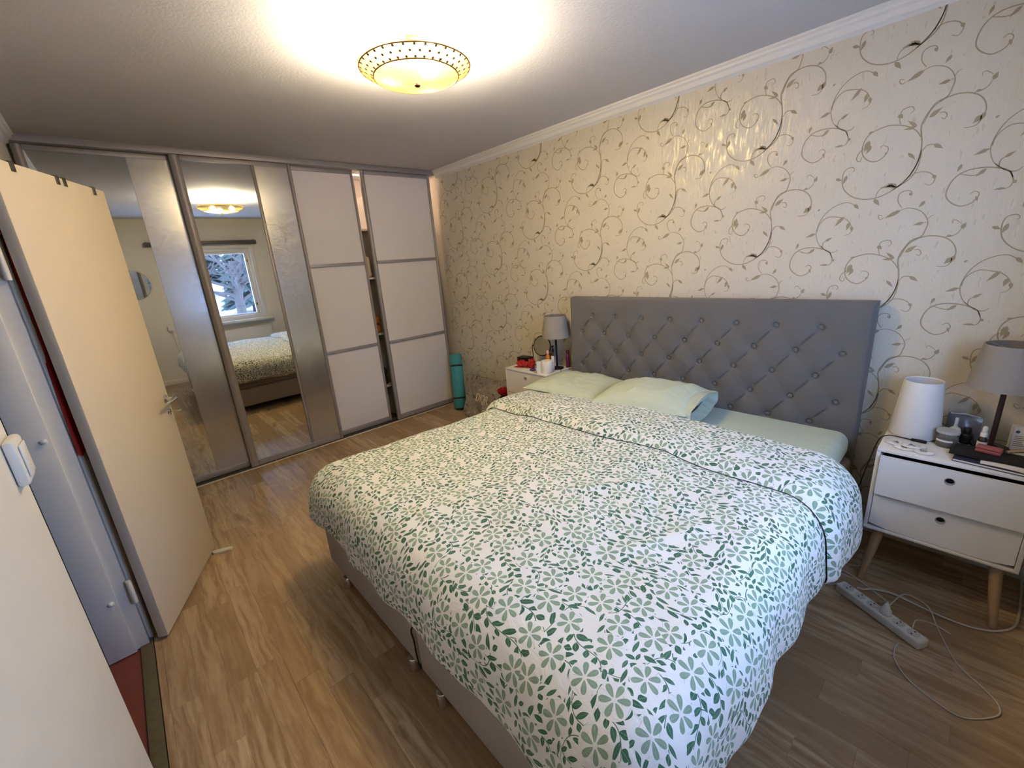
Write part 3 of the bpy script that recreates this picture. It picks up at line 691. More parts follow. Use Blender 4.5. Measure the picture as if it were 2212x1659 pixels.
prof = [(0.0, 2.262), (0.05, 2.264), (0.10, 2.269), (0.14, 2.276), (0.165, 2.283), (0.172, 2.288), (0.198, 2.303), (0.222, 2.318), (0.230, 2.326), (0.230, 2.337)]
B().lathe([(r_, z_) for r_, z_ in prof], (LC.x, LC.y, 0), 64, cap=False).build('glass_shade', MATS['lamp_glass'], cl, smooth=True, angle=0)
def circ(r_, z_, n_=72): return [(LC.x+r_*math.cos(2*PI*k_/n_), LC.y+r_*math.sin(2*PI*k_/n_), z_) for k_ in range(n_)]
B().tube(circ(0.174, 2.286), 0.0028, 6, closed=True).build('ring', MATS['lamp_ring'], cl, smooth=True)
B().tube(circ(0.2255, 2.3185), 0.0030, 6, closed=True).build('ring', MATS['lamp_ring'], cl, smooth=True)
dots = B()
for r_, z_, off in ((0.2195, 2.3145, 0.0), (0.2005, 2.3022, 0.5), (0.1805, 2.2905, 0.0)):
    for k_ in range(34):
        a = 2*PI*(k_+off)/34; nrm = Vector((math.cos(a)*0.5, math.sin(a)*0.5, -0.86))
        dots.lathe([(0.0058, 0.0006), (0.0050, 0.0016), (0, 0.002)], (LC.x+r_*math.cos(a), LC.y+r_*math.sin(a), z_), 8, axis=nrm)
dd_ = dots.build('dots', MATS['lamp_dot'], cl); dd_['kind'] = 'stuff'
for k_ in range(3):
    a = math.radians(118+120*k_); ca, sa = math.cos(a), math.sin(a)
    P_ = lambda r_, z_: (LC.x+r_*ca, LC.y+r_*sa, z_)
    B().tube([P_(0.1745, 2.2845), P_(0.200, 2.300), P_(0.2265, 2.3175), P_(0.2335, 2.332), P_(0.232, 2.345), P_(0.15, 2.40), P_(0.05, 2.425)], 0.0013, 6).build('clip', MATS['lamp_ring'], cl, smooth=True)
B().lathe([(0, 2.250), (0.008, 2.251), (0.013, 2.255), (0.014, 2.260), (0.008, 2.266)], (LC.x, LC.y, 0), 20).build('knob', MATS['dark_brown_pole'], cl, smooth=True)
B().lathe([(0.022, 2.420), (0.026, 2.422), (0.026, CH-0.0005)], (LC.x, LC.y, 0), 32).build('ceiling_plate', MATS['plate_steel'], cl, smooth=True)
for k_, (x, y) in enumerate(((2.115, -1.600), (2.270, -1.507), (2.110, -1.415))):
    ld = bpy.data.lights.new('bulb_light', 'POINT'); ld.energy = LAMP_W; ld.color = LAMP_COL; ld.shadow_soft_size = 0.026
    lo = bpy.data.objects.new('bulb_light', ld); COL.objects.link(lo); lo.location = (x-cl.location.x, y-cl.location.y, 2.303-cl.location.z); lo.parent = cl

# ------------------------------------------------------------------ bed
BX0, BX1, BY0, BY1 = 1.782, 3.618, -2.150, -0.105
bed = thing('box_spring_bed', 'grey upholstered double bed with tufted headboard', 'bed', (2.70, -1.1, 0))
MX = (BX0+BX1)/2
for a, c in ((BX0, MX-0.003), (MX+0.003, BX1)):
    B().box(a, c, BY0, BY1, 0.062, 0.275).build('base_box', MATS['base_fabric'], bed, bevel=0.022, seg=4)
for x in (BX0+0.20, MX-0.07, MX+0.13, BX1-0.2):
    for y in (BY0+0.010, -0.25):
        B().lathe([(0.020, 0.0005), (0.024, 0.004), (0.024, 0.058), (0.020, 0.064)], (x, y, 0), 16).build('leg', MATS['chrome'], bed, smooth=True)
s_ = B(); s_.tube(smoothpts([(MX-0.010, BY0+0.012, 0.268), (MX-0.016, BY0-0.0035, 0.235), (MX-0.004, BY0-0.004, 0.20), (MX-0.003, BY0-0.003, 0.13), (MX+0.010, BY0-0.003, 0.075)]), 0.003, 6)
s_.build('seam_cord', MATS['black_seam'], bed, smooth=True)
B().box(BX0+0.012, BX1-0.012, BY0+0.02, BY1, 0.272, 0.445).build('mattress', MATS['mattress_fabric'], bed, bevel=0.03, seg=4)
# tufted headboard
HX0, HX1, HZ0, HZ1, HYF = 1.772, 3.602, 0.02, 1.220, -0.100
btn = []
for r_, z in enumerate((1.088, 0.961, 0.835, 0.706, 0.578)):
    for k_ in range(8 if r_ % 2 == 0 else 9):
        btn.append((1.979+0.2027*k_-(0.1013 if r_ % 2 else 0), z))
def tuft(x, z):
    d = 0.0
    for bx_, bz in btn:
        q = (x-bx_)**2+(z-bz)**2
        if q < 0.012: d = max(d, max(0.030*math.exp(-q/(2*0.013**2)), 0.012*math.exp(-q/(2*0.030**2))))
    lx = (x-1.979)/0.2027; lz = (z-1.088)/0.2534
    inside = 0.56 < z < 1.088 and 1.86 < x < 3.52
    if inside:
        for s_, amp in ((1, 0.010), (-1, 0.003)):
            t = lx-s_*lz; w = abs(t-round(t))*0.2027*0.78
            d = max(d, min(1, (x-1.86)/0.06, (3.52-x)/0.06)*amp*math.exp(-(w/0.0045)**2))
    elif z >= 1.088:
        for k_ in range(8):
            w = abs(x-(1.979+0.2027*k_)); d = max(d, 0.008*math.exp(-(w/0.009)**2)*max(0, 1-(z-1.088)/0.075))
    for z_ in (0.961, 0.706):
        if x > 3.49: d = max(d, 0.007*math.exp(-((z-z_+0.005)/0.008)**2)*max(0, 1-(x-3.495)/0.11))
        if x < 1.88: d = max(d, 0.007*math.exp(-((z-z_+0.005)/0.008)**2)*max(0, 1-(1.877-x)/0.11))
    puff = 0.004*math.cos(2*PI*lx)*math.cos(2*PI*lz)*max(0, min(1, (1.085-z)/0.04, (x-1.86)/0.08, (3.52-x)/0.08)) if inside else 0
    return d+puff
hb = B(); NU, NV = 440, 260
def hbf(u, v):
    # u across incl. wrapped sides, v up incl. wrapped top
    x = HX0+(HX1-HX0)*u; z = HZ0+(HZ1-HZ0)*v
    r_ = 0.022; ex = min(x-HX0, HX1-x); ez = HZ1-z; y = HYF+tuft(x, z)
    if ex < r_: y += r_-math.sqrt(max(0, r_*r_-(r_-ex)**2))
    if ez < r_: y += r_-math.sqrt(max(0, r_*r_-(r_-ez)**2))
    return (x, min(y, -0.05), z)
hb.grid(hbf, NU, NV)
# back shell
ed = [(HX0, HZ0), (HX1, HZ0), (HX1, HZ1), (HX0, HZ1)]
idx = [i for i in range(NU+1)]+[j*(NU+1)+NU for j in range(1, NV+1)]+[NV*(NU+1)+i for i in range(NU-1, -1, -1)]+[j*(NU+1) for j in range(NV-1, 0, -1)]
o_ = len(hb.v); hb.v += [(hb.v[i][0], -0.018, hb.v[i][2]) for i in idx]; n_ = len(idx)
for k_ in range(n_): hb.f.append((idx[k_], o_+k_, o_+(k_+1) % n_, idx[(k_+1) % n_])); hb.m.append(0)
hb.f.append(tuple(o_+k_ for k_ in range(n_))); hb.m.append(0)
hbo = hb.build('headboard', MATS['headboard_fabric'], bed, smooth=True, angle=60)
bmesh_btn = None
for (x, z) in btn:
    bo = B().lathe([(0.0115, -0.004), (0.0125, 0.0), (0.011, 0.004), (0.006, 0.0065), (0, 0.0072)], (x, HYF+0.021, z), 14, axis=(0, -1, 0))
    bo.build('button', MATS['headboard_fabric'], hbo, smooth=True)

# topper under a mint fitted sheet
tp = B(); TX0, TX1, TY0, TY1, TZ0, TZ1 = BX0+0.02, BX1-0.03, BY0+0.03, -0.108, 0.440, 0.582
def topper(u, v):
    # closed over the top: superellipse cross rounding
    x = TX0+(TX1-TX0)*u; y = TY0+(TY1-TY0)*v
    return x, y
r_ = 0.07
tp.box(TX0, TX1, TY0, TY1, TZ0, TZ1)
tpo = tp.build('fitted_sheet', MATS['sheet_mint'], bevel=0.055, seg=6)
tag(tpo, 'pale mint fitted sheet over the mattress top', 'sheet')

# pillows
def pillow(name, c, w, l, t, rz, tilt, label, seed, openend=False):
    pb = B(); rng = random.Random(seed); R_ = Matrix.Rotation(rz, 3, 'Z') @ Matrix.Rotation(tilt, 3, 'Y'); NP = 40
    def f(side):
        def g_(u, v):
            a = 2*u-1; b_ = 2*v-1
            ea = 1-abs(a)**2.6; eb = 1-abs(b_)**2.6
            h_ = max(0.0, ea*eb)**0.55
            pin = 1-0.07*(1-abs(a)**2)*abs(b_)**3-0.0
            pin2 = 1-0.07*(1-abs(b_)**2)*abs(a)**3
            x = a*w/2*pin2; y = b_*l/2*pin
            nz = noise.noise(Vector((x*7+seed, y*5, side)))*0.018*h_ + 0.011*noise.noise(Vector((x*22+seed, y*9, side*3)))*h_
            z = side*(h_*t/2)*(1.0 if side > 0 else 0.55)+nz
            p = R_@Vector((x, y, z)); return (c[0]+p.x, c[1]+p.y, c[2]+p.z)
        return g_
    pb.grid(f(1), NP, NP); pb.grid(f(-1), NP, NP)
    if openend:
        # loose open hem of the pillowcase at the right end
        def hem(u, v):
            a = 2*PI*u; s_ = math.copysign(abs(math.cos(a))**0.7, math.cos(a)); q = math.copysign(abs(math.sin(a))**0.9, math.sin(a))
            x = w/2-0.045+0.060*v; y = s_*l/2*(0.90+0.03*v); z = q*0.042*(1+0.35*v)-0.012*v+0.006*math.sin(a*5)
            p = R_@Vector((x, y, z)); return (c[0]+p.x, c[1]+p.y, c[2]+p.z)
        pb.grid(hem, 48, 8)
    o = pb.build(name, MATS['pillow_mint'], smooth=True, angle=0, recalc=False)
    return tag(o, label, 'pillow', 'pillows at the headboard')
pillow('pillow', (2.065, -0.395, 0.634), 0.60, 0.50, 0.14, math.radians(4), 0.02, 'crumpled mint pillow beside the far nightstand', 3)
pillow('pillow', (2.665, -0.435, 0.668), 0.60, 0.47, 0.20, math.radians(5), -0.05, 'plump mint pillow with open case end in front of the headboard', 9, True)

# ------------------------------------------------------------------ duvet
XI0, XI1, YI0 = 1.885, 3.535, -2.055; RD = 0.15; ZD = 0.618
DL, DR, DF = 0.365, 0.405, 0.355          # cloth lengths past the inner rectangle on left, right, foot
YH, YFLAP = -0.650, -1.02
FOLDS = ((3.19, -1.20, 2.86, -1.62, 0.013, 0.016), (3.02, -1.62, 2.80, -1.86, 0.010, 0.014), (2.50, -1.98, 2.85, -2.02, 0.010, 0.016), (3.35, -1.95, 3.05, -2.08, 0.010, 0.018), (2.2, -1.2, 2.05, -1.75, 0.010, 0.02), (3.45, -1.3, 3.25, -1.75, 0.009, 0.02))
def dome(x, y):
    z = 0.018*(1-((x-2.7)/0.95)**2)-0.035*max(0, min(1, (2.25-x)/0.35))*max(0, min(1, (y+1.7)/0.6))
    z += 0.016*noise.noise(Vector((x*2.3, y*2.0, 1.3)))+0.008*noise.noise(Vector((x*5.1, y*4.2, 7.7)))
    for (ax_, ay_, bx2, by2, am, wd) in FOLDS:
        L2 = (bx2-ax_)**2+(by2-ay_)**2; tt = max(0.0, min(1.0, ((x-ax_)*(bx2-ax_)+(y-ay_)*(by2-ay_))/L2))
        dd2 = (x-ax_-tt*(bx2-ax_))**2+(y-ay_-tt*(by2-ay_))**2
        if dd2 < 0.02: z += am*math.exp(-dd2/(2*wd*wd))*math.sin(PI*min(0.98, max(0.05, tt)))
    # soft wrinkles running diagonally
    z += 0.006*noise.noise(Vector((x*9+y*7, (x-y)*2.2, 3.1)))
    return z
def drape(s, t, off):
    dx = s-XI1 if s > XI1 else (s-XI0 if s < XI0 else 0.0)
    dy = t-YI0 if t < YI0 else 0.0
    d = math.hypot(dx, dy); qx = min(max(s, XI0), XI1); qy = max(t, YI0)
    if d < 1e-6: return Vector((qx, qy, ZD+off+dome(qx, qy)))
    ux, uy = dx/d, dy/d
    a0 = 1.44; al = d/RD
    # perimeter coordinate for ripples
    per = qy*1.0 if abs(uy) < 1e-6 else (qx if abs(ux) < 1e-6 else math.atan2(uy, ux)*0.30+(qx+qy))
    if al < a0:
        h_ = (RD+off)*math.sin(al); z = ZD-RD+(RD+off)*math.cos(al); e = 0
    else:
        e = d-RD*a0; h_ = (RD+off)*math.sin(a0)+e*math.cos(a0); z = ZD-RD+(RD+off)*math.cos(a0)-e*math.sin(a0)
    dm = DL if ux < -0.7 else (DR if ux > 0.7 else DF)
    hang = min(1.0, max(0.0, (d-0.10)/0.2))
    h_ += hang*(0.008*math.sin(per*17+1.3*math.sin(per*5))+0.010*noise.noise(Vector((per*9, 2.2, 0))))
    z += hang*0.030*noise.noise(Vector((per*3.3, 5.5, 0)))
    c = max(0.0, d-(dm-0.07))/0.07                 # hem curls under
    h_ -= 0.055*c*c
    z += 0.016*c*c
    return Vector((qx+ux*h_, qy+uy*h_, z+dome(qx, qy)*max(0, 1-al*0.5)))
smin, smax, tmin = XI0-DL, XI1+DR, YI0-DF
NS = 190
def corner(s, t):
    # round off the cloth corners so that they do not hang too low
    dx = s-XI1 if s > XI1 else (s-XI0 if s < XI0 else 0.0); dy = t-YI0 if t < YI0 else 0.0
    if dx == 0 or dy == 0: return s, t
    mx = DR if dx > 0 else DL; a, b_ = abs(dx)/mx, abs(dy)/DF
    m_ = max(a, b_); l_ = math.hypot(a, b_); k_ = m_/l_*1.10
    k_ = min(1.0, k_)
    return (XI1 if dx > 0 else XI0)+dx*k_, YI0+dy*k_
rowsT = []
def wav(s): return 0.018*math.sin(s*4.2+0.5)+0.010*math.sin(s*11)
OFF = 0.038
nf = 34
for i in range(nf+1):                     # folded-back flap, hem to head edge
    k_ = i/nf; rowsT.append(('flap', k_))
for i in range(1, 9): rowsT.append(('roll', i/9))
nl = 130
for i in range(nl+1): rowsT.append(('low', i/nl))
dv = B(); uvs = []; vs_ = []
for kind, k_ in rowsT:
    for j in range(NS+1):
        s = smin+(smax-smin)*j/NS
        yh = YH+0.012*math.sin(s*5)+0.02*(s-2.7)*0.3; yf = YFLAP+wav(s)
        if kind == 'flap':
            t = yf+(yh-yf)*k_; off = OFF+0.010*math.sin(PI*k_)
            if k_ < 0.12: off = 0.006+(OFF-0.006)*math.sin(k_/0.12*PI/2)
            v_ = t; p = drape(s, t, off)
            uvv = (s+5.0, 20-(t-yh))
        elif kind == 'roll':
            a = PI*k_; off = OFF/2+(OFF/2)*math.cos(a); t = yh; p = drape(s, t, off)+Vector((0, 0.028*math.sin(a), 0)); uvv = (s+5.0, 20+0.07*k_)
        else:
            t = yh+(tmin-yh)*k_; s2, t2 = corner(s, t); p = drape(s2, t2, 0.0); uvv = (s2, t2+6.0)
        vs_.append(p); uvs.append(uvv)
W_ = NS+1
fs = [(i*W_+j, i*W_+j+1, (i+1)*W_+j+1, (i+1)*W_+j) for i in range(len(rowsT)-1) for j in range(NS)]
dv.add(vs_, fs); dv.uv = uvs
dvo = dv.build('duvet', MATS['duvet_print'], smooth=True, angle=0, recalc=False)
tag(dvo, 'white duvet with sage flowers and green leafy vines, folded back at the head', 'duvet')

# ------------------------------------------------------------------ nightstands
NT = 0.642
def nightstand(x0, x1, yb, yf, label, pull=0.0, second=True):
    t = thing('nightstand', label, 'nightstand', ((x0+x1)/2, (yb+yf)/2, 0), 'white nightstands either side of the bed')
    W = MATS['white_lacquer']; z0 = 0.252; th = 0.014
    B().box(x0, x1, yf, yb, NT-th, NT).build('top_panel', W, t, bevel=0.003)
    B().box(x0, x0+th, yf+0.001, yb, z0+th, NT-th-0.0003).build('side_panel', W, t, bevel=0.002)
    B().box(x1-th, x1, yf+0.001, yb, z0+th, NT-th-0.0003).build('side_panel', W, t, bevel=0.002)
    B().box(x0, x1, yf, yb, z0, z0+th-0.0003).build('bottom_panel', W, t, bevel=0.003)
    B().box(x0+th, x1-th, yb-0.006, yb, z0+th, NT-th).build('back_panel', W, t)
    zm = z0+th+(NT-2*th-z0)*0.46
    for (za, zb, p) in ((z0+th+0.003, zm-0.002, 0.0), (zm+0.002, NT-th-0.014 if pull else NT-th-0.004, pull)):
        y0_, y1_ = yf+0.004-p, yf+0.020-p
        dr = B(); cx = (x0+x1)/2; hz = zb-0.045; rr = 0.014; NN = 28
        xa, xb = x0+th+0.002, x1-th-0.002
        # drawer front with a round finger hole
        outer = []; 
        for k_ in range(NN):
            a = 2*PI*k_/NN; c_, s_ = math.cos(a), math.sin(a)
            tx = min(((xb-cx) if c_ > 0 else (xa-cx))/c_ if abs(c_) > 1e-6 else 9, ((zb-hz) if s_ > 0 else (za-hz))/s_ if abs(s_) > 1e-6 else 9)
            outer.append((cx+c_*tx, hz+s_*tx))
        inner = [(cx+rr*math.cos(2*PI*k_/NN), hz+rr*math.sin(2*PI*k_/NN)) for k_ in range(NN)]
        corners = [(xa, za), (xb, za), (xb, zb), (xa, zb)]
        vs_ = [(x, y0_, z) for x, z in inner]+[(x, y0_, z) for x, z in outer]+[(x, y1_, z) for x, z in inner]+[(x, y1_, z) for x, z in outer]
        fs_ = []
        for k_ in range(NN):
            k2 = (k_+1) % NN
            fs_ += [(k_, k2, NN+k2, NN+k_), (2*NN+k_, 3*NN+k_, 3*NN+k2, 2*NN+k2), (k_, 2*NN+k_, 2*NN+k2, k2), (NN+k_, NN+k2, 3*NN+k2, 3*NN+k_)]
        dr.add(vs_, fs_)
        # close the four corners
        for (px, pz) in corners:
            near = sorted(range(NN), key=lambda q: (outer[q][0]-px)**2+(outer[q][1]-pz)**2)[:2]
            a_, b_ = outer[near[0]], outer[near[1]]
            dr.poly([(px, y0_, pz), (a_[0], y0_, a_[1]), (b_[0], y0_, b_[1])], (0, y1_-y0_, 0))
        d_ = dr.build('drawer', W, t)
        B().box(xa+0.004, xb-0.004, y1_+0.0005, yb-0.03, za+0.004, zb-0.03).build('drawer_box', MATS['dark_gap'], d_)
        rim = B().tube([(cx+rr*math.cos(2*PI*k_/24), y0_-0.0005, hz+rr*math.sin(2*PI*k_/24)) for k_ in range(24)], 0.0016, 6, closed=True).build('pull_ring', MATS['aluminium'], d_, smooth=True)
    for sx in (0, 1):
        for sy in (0, 1):
            tx = x0+0.055 if sx == 0 else x1-0.055; ty = yf+0.055 if sy == 0 else yb-0.055
            bx_ = tx+(-0.030 if sx == 0 else 0.030); by = ty+(-0.075 if sy == 0 else 0.02)
            B().tube([(bx_, by, 0.001), (bx_+(tx-bx_)*0.5, by+(ty-by)*0.5, 0.126), (tx, ty, 0.2515)], [0.0125, 0.017, 0.021], 16).build('leg', MATS['beech_leg'], t, smooth=True, angle=50)
    return t
nightstand(1.236, 1.716, -0.022, -0.342, 'white nightstand on the far side of the bed, beside the shopping bag')
nightstand(3.722, 4.184, -0.095, -0.420, 'white nightstand with beech legs, right of the bed near the window wall', pull=0.016)

# ------------------------------------------------------------------ table lamps
def table_lamp(x, y, label, pole, sw_=1.0):
    t = thing('table_lamp', label, 'table lamp', (x, y, NT), 'grey shaded table lamps')
    B().lathe([(0.054, 0.0005), (0.056, 0.004), (0.054, 0.010), (0.02, 0.014), (0.009, 0.02)], (x, y, NT), 32).build('base', MATS['black_metal'], t, smooth=True)
    B().lathe([(0.0085, 0.012), (0.0085, 0.36), (0.013, 0.362), (0.013, 0.40)], (x, y, NT), 14).build('pole', pole, t, smooth=True)
    r0, r1, za, zb = 0.112*sw_, 0.086*sw_, 0.905, 1.078
    B().lathe([(r0, za), (r1, zb), (r1-0.003, zb), (r0-0.003, za), (r0, za)], (x, y, 0), 48, cap=False).build('shade', MATS['grey_shade'], t, smooth=True)
    sp = B()
    for k_ in range(3):
        a = 2*PI*k_/3+0.4; sp.tube([(x, y, zb-0.025), (x+(r1-0.002)*math.cos(a), y+(r1-0.002)*math.sin(a), zb-0.008)], 0.0015, 6)
    sp.build('shade_spider', MATS['chrome'], t, smooth=True)
    B().lathe([(0.006, 1.04), (0.028, 1.02), (0.03, 1.0), (0.014, 0.985)], (x, y, 0), 16).build('bulb', MATS['white_plastic'], t, smooth=True) if False else None
    return t
l1 = table_lamp(1.640, -0.125, 'grey shaded table lamp on the far nightstand beside the headboard', MATS['black_metal'])
B().tube(smoothpts([(1.70, -0.15, NT+0.006), (1.717, -0.165, NT+0.003), (1.722, -0.17, NT-0.03), (1.724, -0.172, 0.5), (1.73, -0.17, 0.3)]), 0.0025, 6).build('lamp_cord', MATS['cable_black'], l1, smooth=True)
table_lamp(4.044, -0.170, 'grey shaded table lamp at the right photo edge', MATS['dark_brown_pole'])

wl = thing('white_lamp', 'small white cone shaped lamp on the right nightstand', 'lamp', (3.812, -0.165, NT))
B().lathe([(0.084, 0.006), (0.087, 0.012), (0.066, 0.252), (0.064, 0.255), (0.060, 0.252), (0.076, 0.08), (0.076, 0.02)], (3.812, -0.165, NT), 48, cap=False).build('shade', MATS['white_shade'], wl, smooth=True)
B().lathe([(0.078, 0.0005), (0.080, 0.004), (0.074, 0.018), (0, 0.019)], (3.812, -0.165, NT), 40).build('base', MATS['white_plastic'], wl, smooth=True)
B().box(3.812, 3.862, -0.262, -0.246, NT+0.0005, NT+0.012, rot=Matrix.Rotation(-0.15, 3, 'Z')).build('cord_grip', MATS['black_metal'], wl, bevel=0.003)
B().tube(smoothpts([(3.815, -0.255, NT+0.006), (3.775, -0.262, NT+0.010), (3.735, -0.262, NT+0.008), (3.708, -0.262, NT-0.02), (3.690, -0.265, NT-0.12), (3.675, -0.27, 0.42), (3.655, -0.28, 0.25), (3.66, -0.26, 0.08), (3.70, -0.2, 0.01)]), 0.0026, 6).build('power_lead', MATS['cable_black'], wl, smooth=True)

# ------------------------------------------------------------------ far nightstand clutter
tm = thing('table_mirror', 'round black rimmed vanity mirror on the far nightstand', 'mirror', (1.455, -0.12, NT))
mc = Vector((1.478, -0.120, NT+0.172)); mn = Vector((0.17, -0.97, 0.16)).normalized(); mu = Vector((0, 0, 1)).cross(mn).normalized(); mw = mn.cross(mu)
B().lathe([(0.080, -0.004), (0.080, 0.004)], mc, 40, axis=mn).build('mirror_glass', MATS['mirror_glass'], tm, smooth=True)
B().tube([mc+(mu*math.cos(2*PI*k_/40)+mw*math.sin(2*PI*k_/40))*0.082 for k_ in range(40)], 0.0055, 8, closed=True).build('rim', MATS['black_metal'], tm, smooth=True)
st_ = B(); 
for s_ in (-1, 1): st_.tube(smoothpts([mc+mu*s_*0.088, mc+mu*s_*0.100, mc+mu*s_*0.100+Vector((0, 0, -0.06)), Vector((mc.x+mu.x*s_*0.085, mc.y+mu.y*s_*0.085, NT+0.004))], 4), 0.0035, 8)
st_.tube([(mc.x+mu.x*s_, mc.y+mu.y*s_, NT+0.004) for s_ in (-0.085, 0, 0.085)], 0.0035, 8)
st_.build('stand', MATS['black_metal'], tm, smooth=True)
bx = thing('jewellery_box', 'black hinged box behind the red bow', 'box', (1.33, -0.16, NT)); rb = Matrix.Rotation(0.12, 3, 'Z')
B().box(1.250, 1.365, -0.205, -0.125, NT+0.0005, NT+0.052, rot=rb).build('body', MATS['black_metal'], bx, bevel=0.003)
B().box(1.248, 1.367, -0.207, -0.123, NT+0.0525, NT+0.070, rot=rb, piv=(1.3075, -0.165, NT)).build('lid', MATS['black_metal'], bx, bevel=0.006)
B().box(1.300, 1.314, -0.2135, -0.2075, NT+0.042, NT+0.056).build('clasp', MATS['brass'], bx, bevel=0.001)
rbw = thing('red_bow', 'red satin bow with a white tag on the far nightstand', 'bow', (1.40, -0.25, NT))
def blob(bb, c, rx, ry, rz_, seed, n_=14, rot=0.0, amp=0.25):
    R_ = Matrix.Rotation(rot, 3, 'Z')
    def f(u, v):
        a = 2*PI*u; t = PI*v; d = Vector((math.cos(a)*math.sin(t), math.sin(a)*math.sin(t), -math.cos(t)))
        k_ = 1+amp*noise.noise(d*2.2+Vector((seed, seed*1.7, 0)))
        p = R_@Vector((d.x*rx*k_, d.y*ry*k_, d.z*rz_*k_)); return (c[0]+p.x, c[1]+p.y, max(c[2]+p.z, NT+0.0008) if c[2] > NT-0.01 else c[2]+p.z)
    bb.grid(f, n_*2, n_)
b = B(); blob(b, (1.365, -0.252, NT+0.030), 0.055, 0.028, 0.030, 1, rot=0.3, amp=0.5); b.build('loop', MATS['red_cloth'], rbw, smooth=True)
b = B(); blob(b, (1.452, -0.235, NT+0.040), 0.042, 0.028, 0.040, 4, rot=-0.3, amp=0.5); b.build('loop', MATS['red_cloth'], rbw, smooth=True)
b = B(); blob(b, (1.412, -0.247, NT+0.032), 0.016, 0.02, 0.02, 6); b.build('knot', MATS['red_cloth'], rbw, smooth=True)
b = B(); b.poly([(1.30, -0.292, NT+0.003), (1.345, -0.285, NT+0.006), (1.385, -0.262, NT+0.02), (1.36, -0.255, NT+0.02), (1.32, -0.272, NT+0.004)], (0, 0, 0.006)); b.build('ribbon_tail', MATS['red_cloth'], rbw)
b = B(); b.box(1.405, 1.455, -0.285, -0.262, NT+0.0008, NT+0.004, rot=Matrix.Rotation(0.4, 3, 'Z')); b.build('tag', MATS['white_plastic'], rbw)
mat('tissue_white', (232, 228, 224), 0.9, bumps=(80, 0.2, 0.001))
pr = thing('paper_roll', 'white toilet paper roll with a loose sheet on the far nightstand', 'paper roll', (1.648, -0.235, NT))
B().lathe([(0.046, 0.0008), (0.047, 0.004), (0.047, 0.095), (0.045, 0.098), (0.020, 0.098), (0.019, 0.08)], (1.660, -0.268, NT), 36).build('roll', MATS['tissue_white'], pr, smooth=True)
B().lathe([(0.0195, 0.07), (0.0195, 0.0975), (0.0175, 0.0975), (0.0175, 0.07)], (1.660, -0.268, NT), 24, cap=False).build('core', MATS['cream_print'], pr, smooth=True)
B().box(1.630, 1.6315, -0.336, -0.270, NT+0.0008, NT+0.096, rot=Matrix.Rotation(-0.5, 3, 'Z'), piv=(1.630, -0.29, NT)).build('loose_sheet', MATS['tissue_white'], pr)
mat('purple_plastic', (70, 50, 120), 0.35, vary=0.1); mat('beige_band', (206, 178, 140), 0.7, vary=0.1)
b = B(); blob(b, (1.530, -0.300, NT+0.012), 0.026, 0.011, 0.012, 2, rot=0.5, amp=0.2)
tag(b.build('hair_clip', MATS['purple_plastic'], smooth=True), 'purple hair clip in front of the red bow', 'hair clip')
tag(B().tube([(1.583+0.019*math.cos(2*PI*k_/28), -0.315+0.015*math.sin(2*PI*k_/28), NT+0.006) for k_ in range(28)], 0.005, 8, closed=True).build('hair_tie', MATS['beige_band'], smooth=True), 'beige hair tie ring beside the purple clip', 'hair tie')
b = B().lathe([(0.030, 0.0008), (0.036, 0.01), (0.042, 0.04), (0.040, 0.04), (0.034, 0.012), (0, 0.008)], (1.540, -0.195, NT), 28)
tag(b.build('dish', MATS['cream_print'], smooth=True), 'small cream dish behind the paper roll', 'dish')
def bottle(name, x, y, r, h, m, label, cap=None, caph=0.02, capr=0.6, neck=0.5, base=NT):
    t = thing(name, label, 'bottle', (x, y, base))
    B().lathe([(r*0.93, 0.0008), (r, 0.004), (r, h*0.78), (r*0.9, h*0.86), (r*neck, h*0.94), (r*neck, h)], (x, y, base), 24).build('body', m, t, smooth=True, angle=50)
    if cap is not None: B().lathe([(r*capr, h+0.0004), (r*capr, h+caph*0.9), (r*capr*0.85, h+caph)], (x, y, base), 20).build('cap', cap, t, smooth=True, angle=50)
    return t
mat('amber', (176, 130, 40), 0.25, vary=0.1); mat('orange_plastic', (236, 130, 40), 0.35, vary=0.05); mat('plum_plastic', (100, 34, 62), 0.3, vary=0.1)
mat('grey_plastic', (186, 186, 190), 0.35, vary=0.04); mat('pink_plastic', (226, 190, 184), 0.4, vary=0.05)
pb_ = bottle('pump_bottle', 1.528, -0.045, 0.017, 0.115, MATS['amber'], 'amber pump bottle with black nozzle behind the far lamp pole', MATS['black_metal'], 0.022, 0.55)
B().tube([(1.528, -0.045, NT+0.135), (1.528, -0.045, NT+0.165), (1.545, -0.053, NT+0.166)], [0.004, 0.006, 0.004], 8).build('nozzle', MATS['black_metal'], pb_, smooth=True)
bottle('perfume_bottle', 1.488, -0.042, 0.018, 0.075, MATS['amber'], 'short amber bottle next to the vanity mirror', MATS['brass'], 0.018, 0.5)
bottle('lotion_bottle', 1.557, -0.140, 0.018, 0.118, MATS['orange_plastic'], 'orange bottle with pale cap behind the paper roll', MATS['pink_plastic'], 0.03, 0.6)
def tube_(x, y, h, w, m, label, up=True, cap=MATS['white_plastic']):
    t = thing('cosmetic_tube', label, 'tube', (x, y, NT)); NN = 24
    def f(u, v):
        a = 2*PI*u; k_ = v; ry = w*(1-k_)+0.0015*k_; rx = w*(1+0.12*k_)
        return (x+rx*math.cos(a), y+ry*math.sin(a), NT+0.022+(h-0.022)*k_)
    b = B(); b.grid(f, NN, 8); b.build('body', m, t, smooth=True)
    B().lathe([(w*0.85, 0.0008), (w*0.95, 0.003), (w*0.95, 0.022)], (x, y, NT), 20).build('cap', cap, t, smooth=True, angle=50)
tube_(1.566, -0.052, 0.165, 0.018, MATS['grey_plastic'], 'tall silver grey tube left of the far lamp pole')
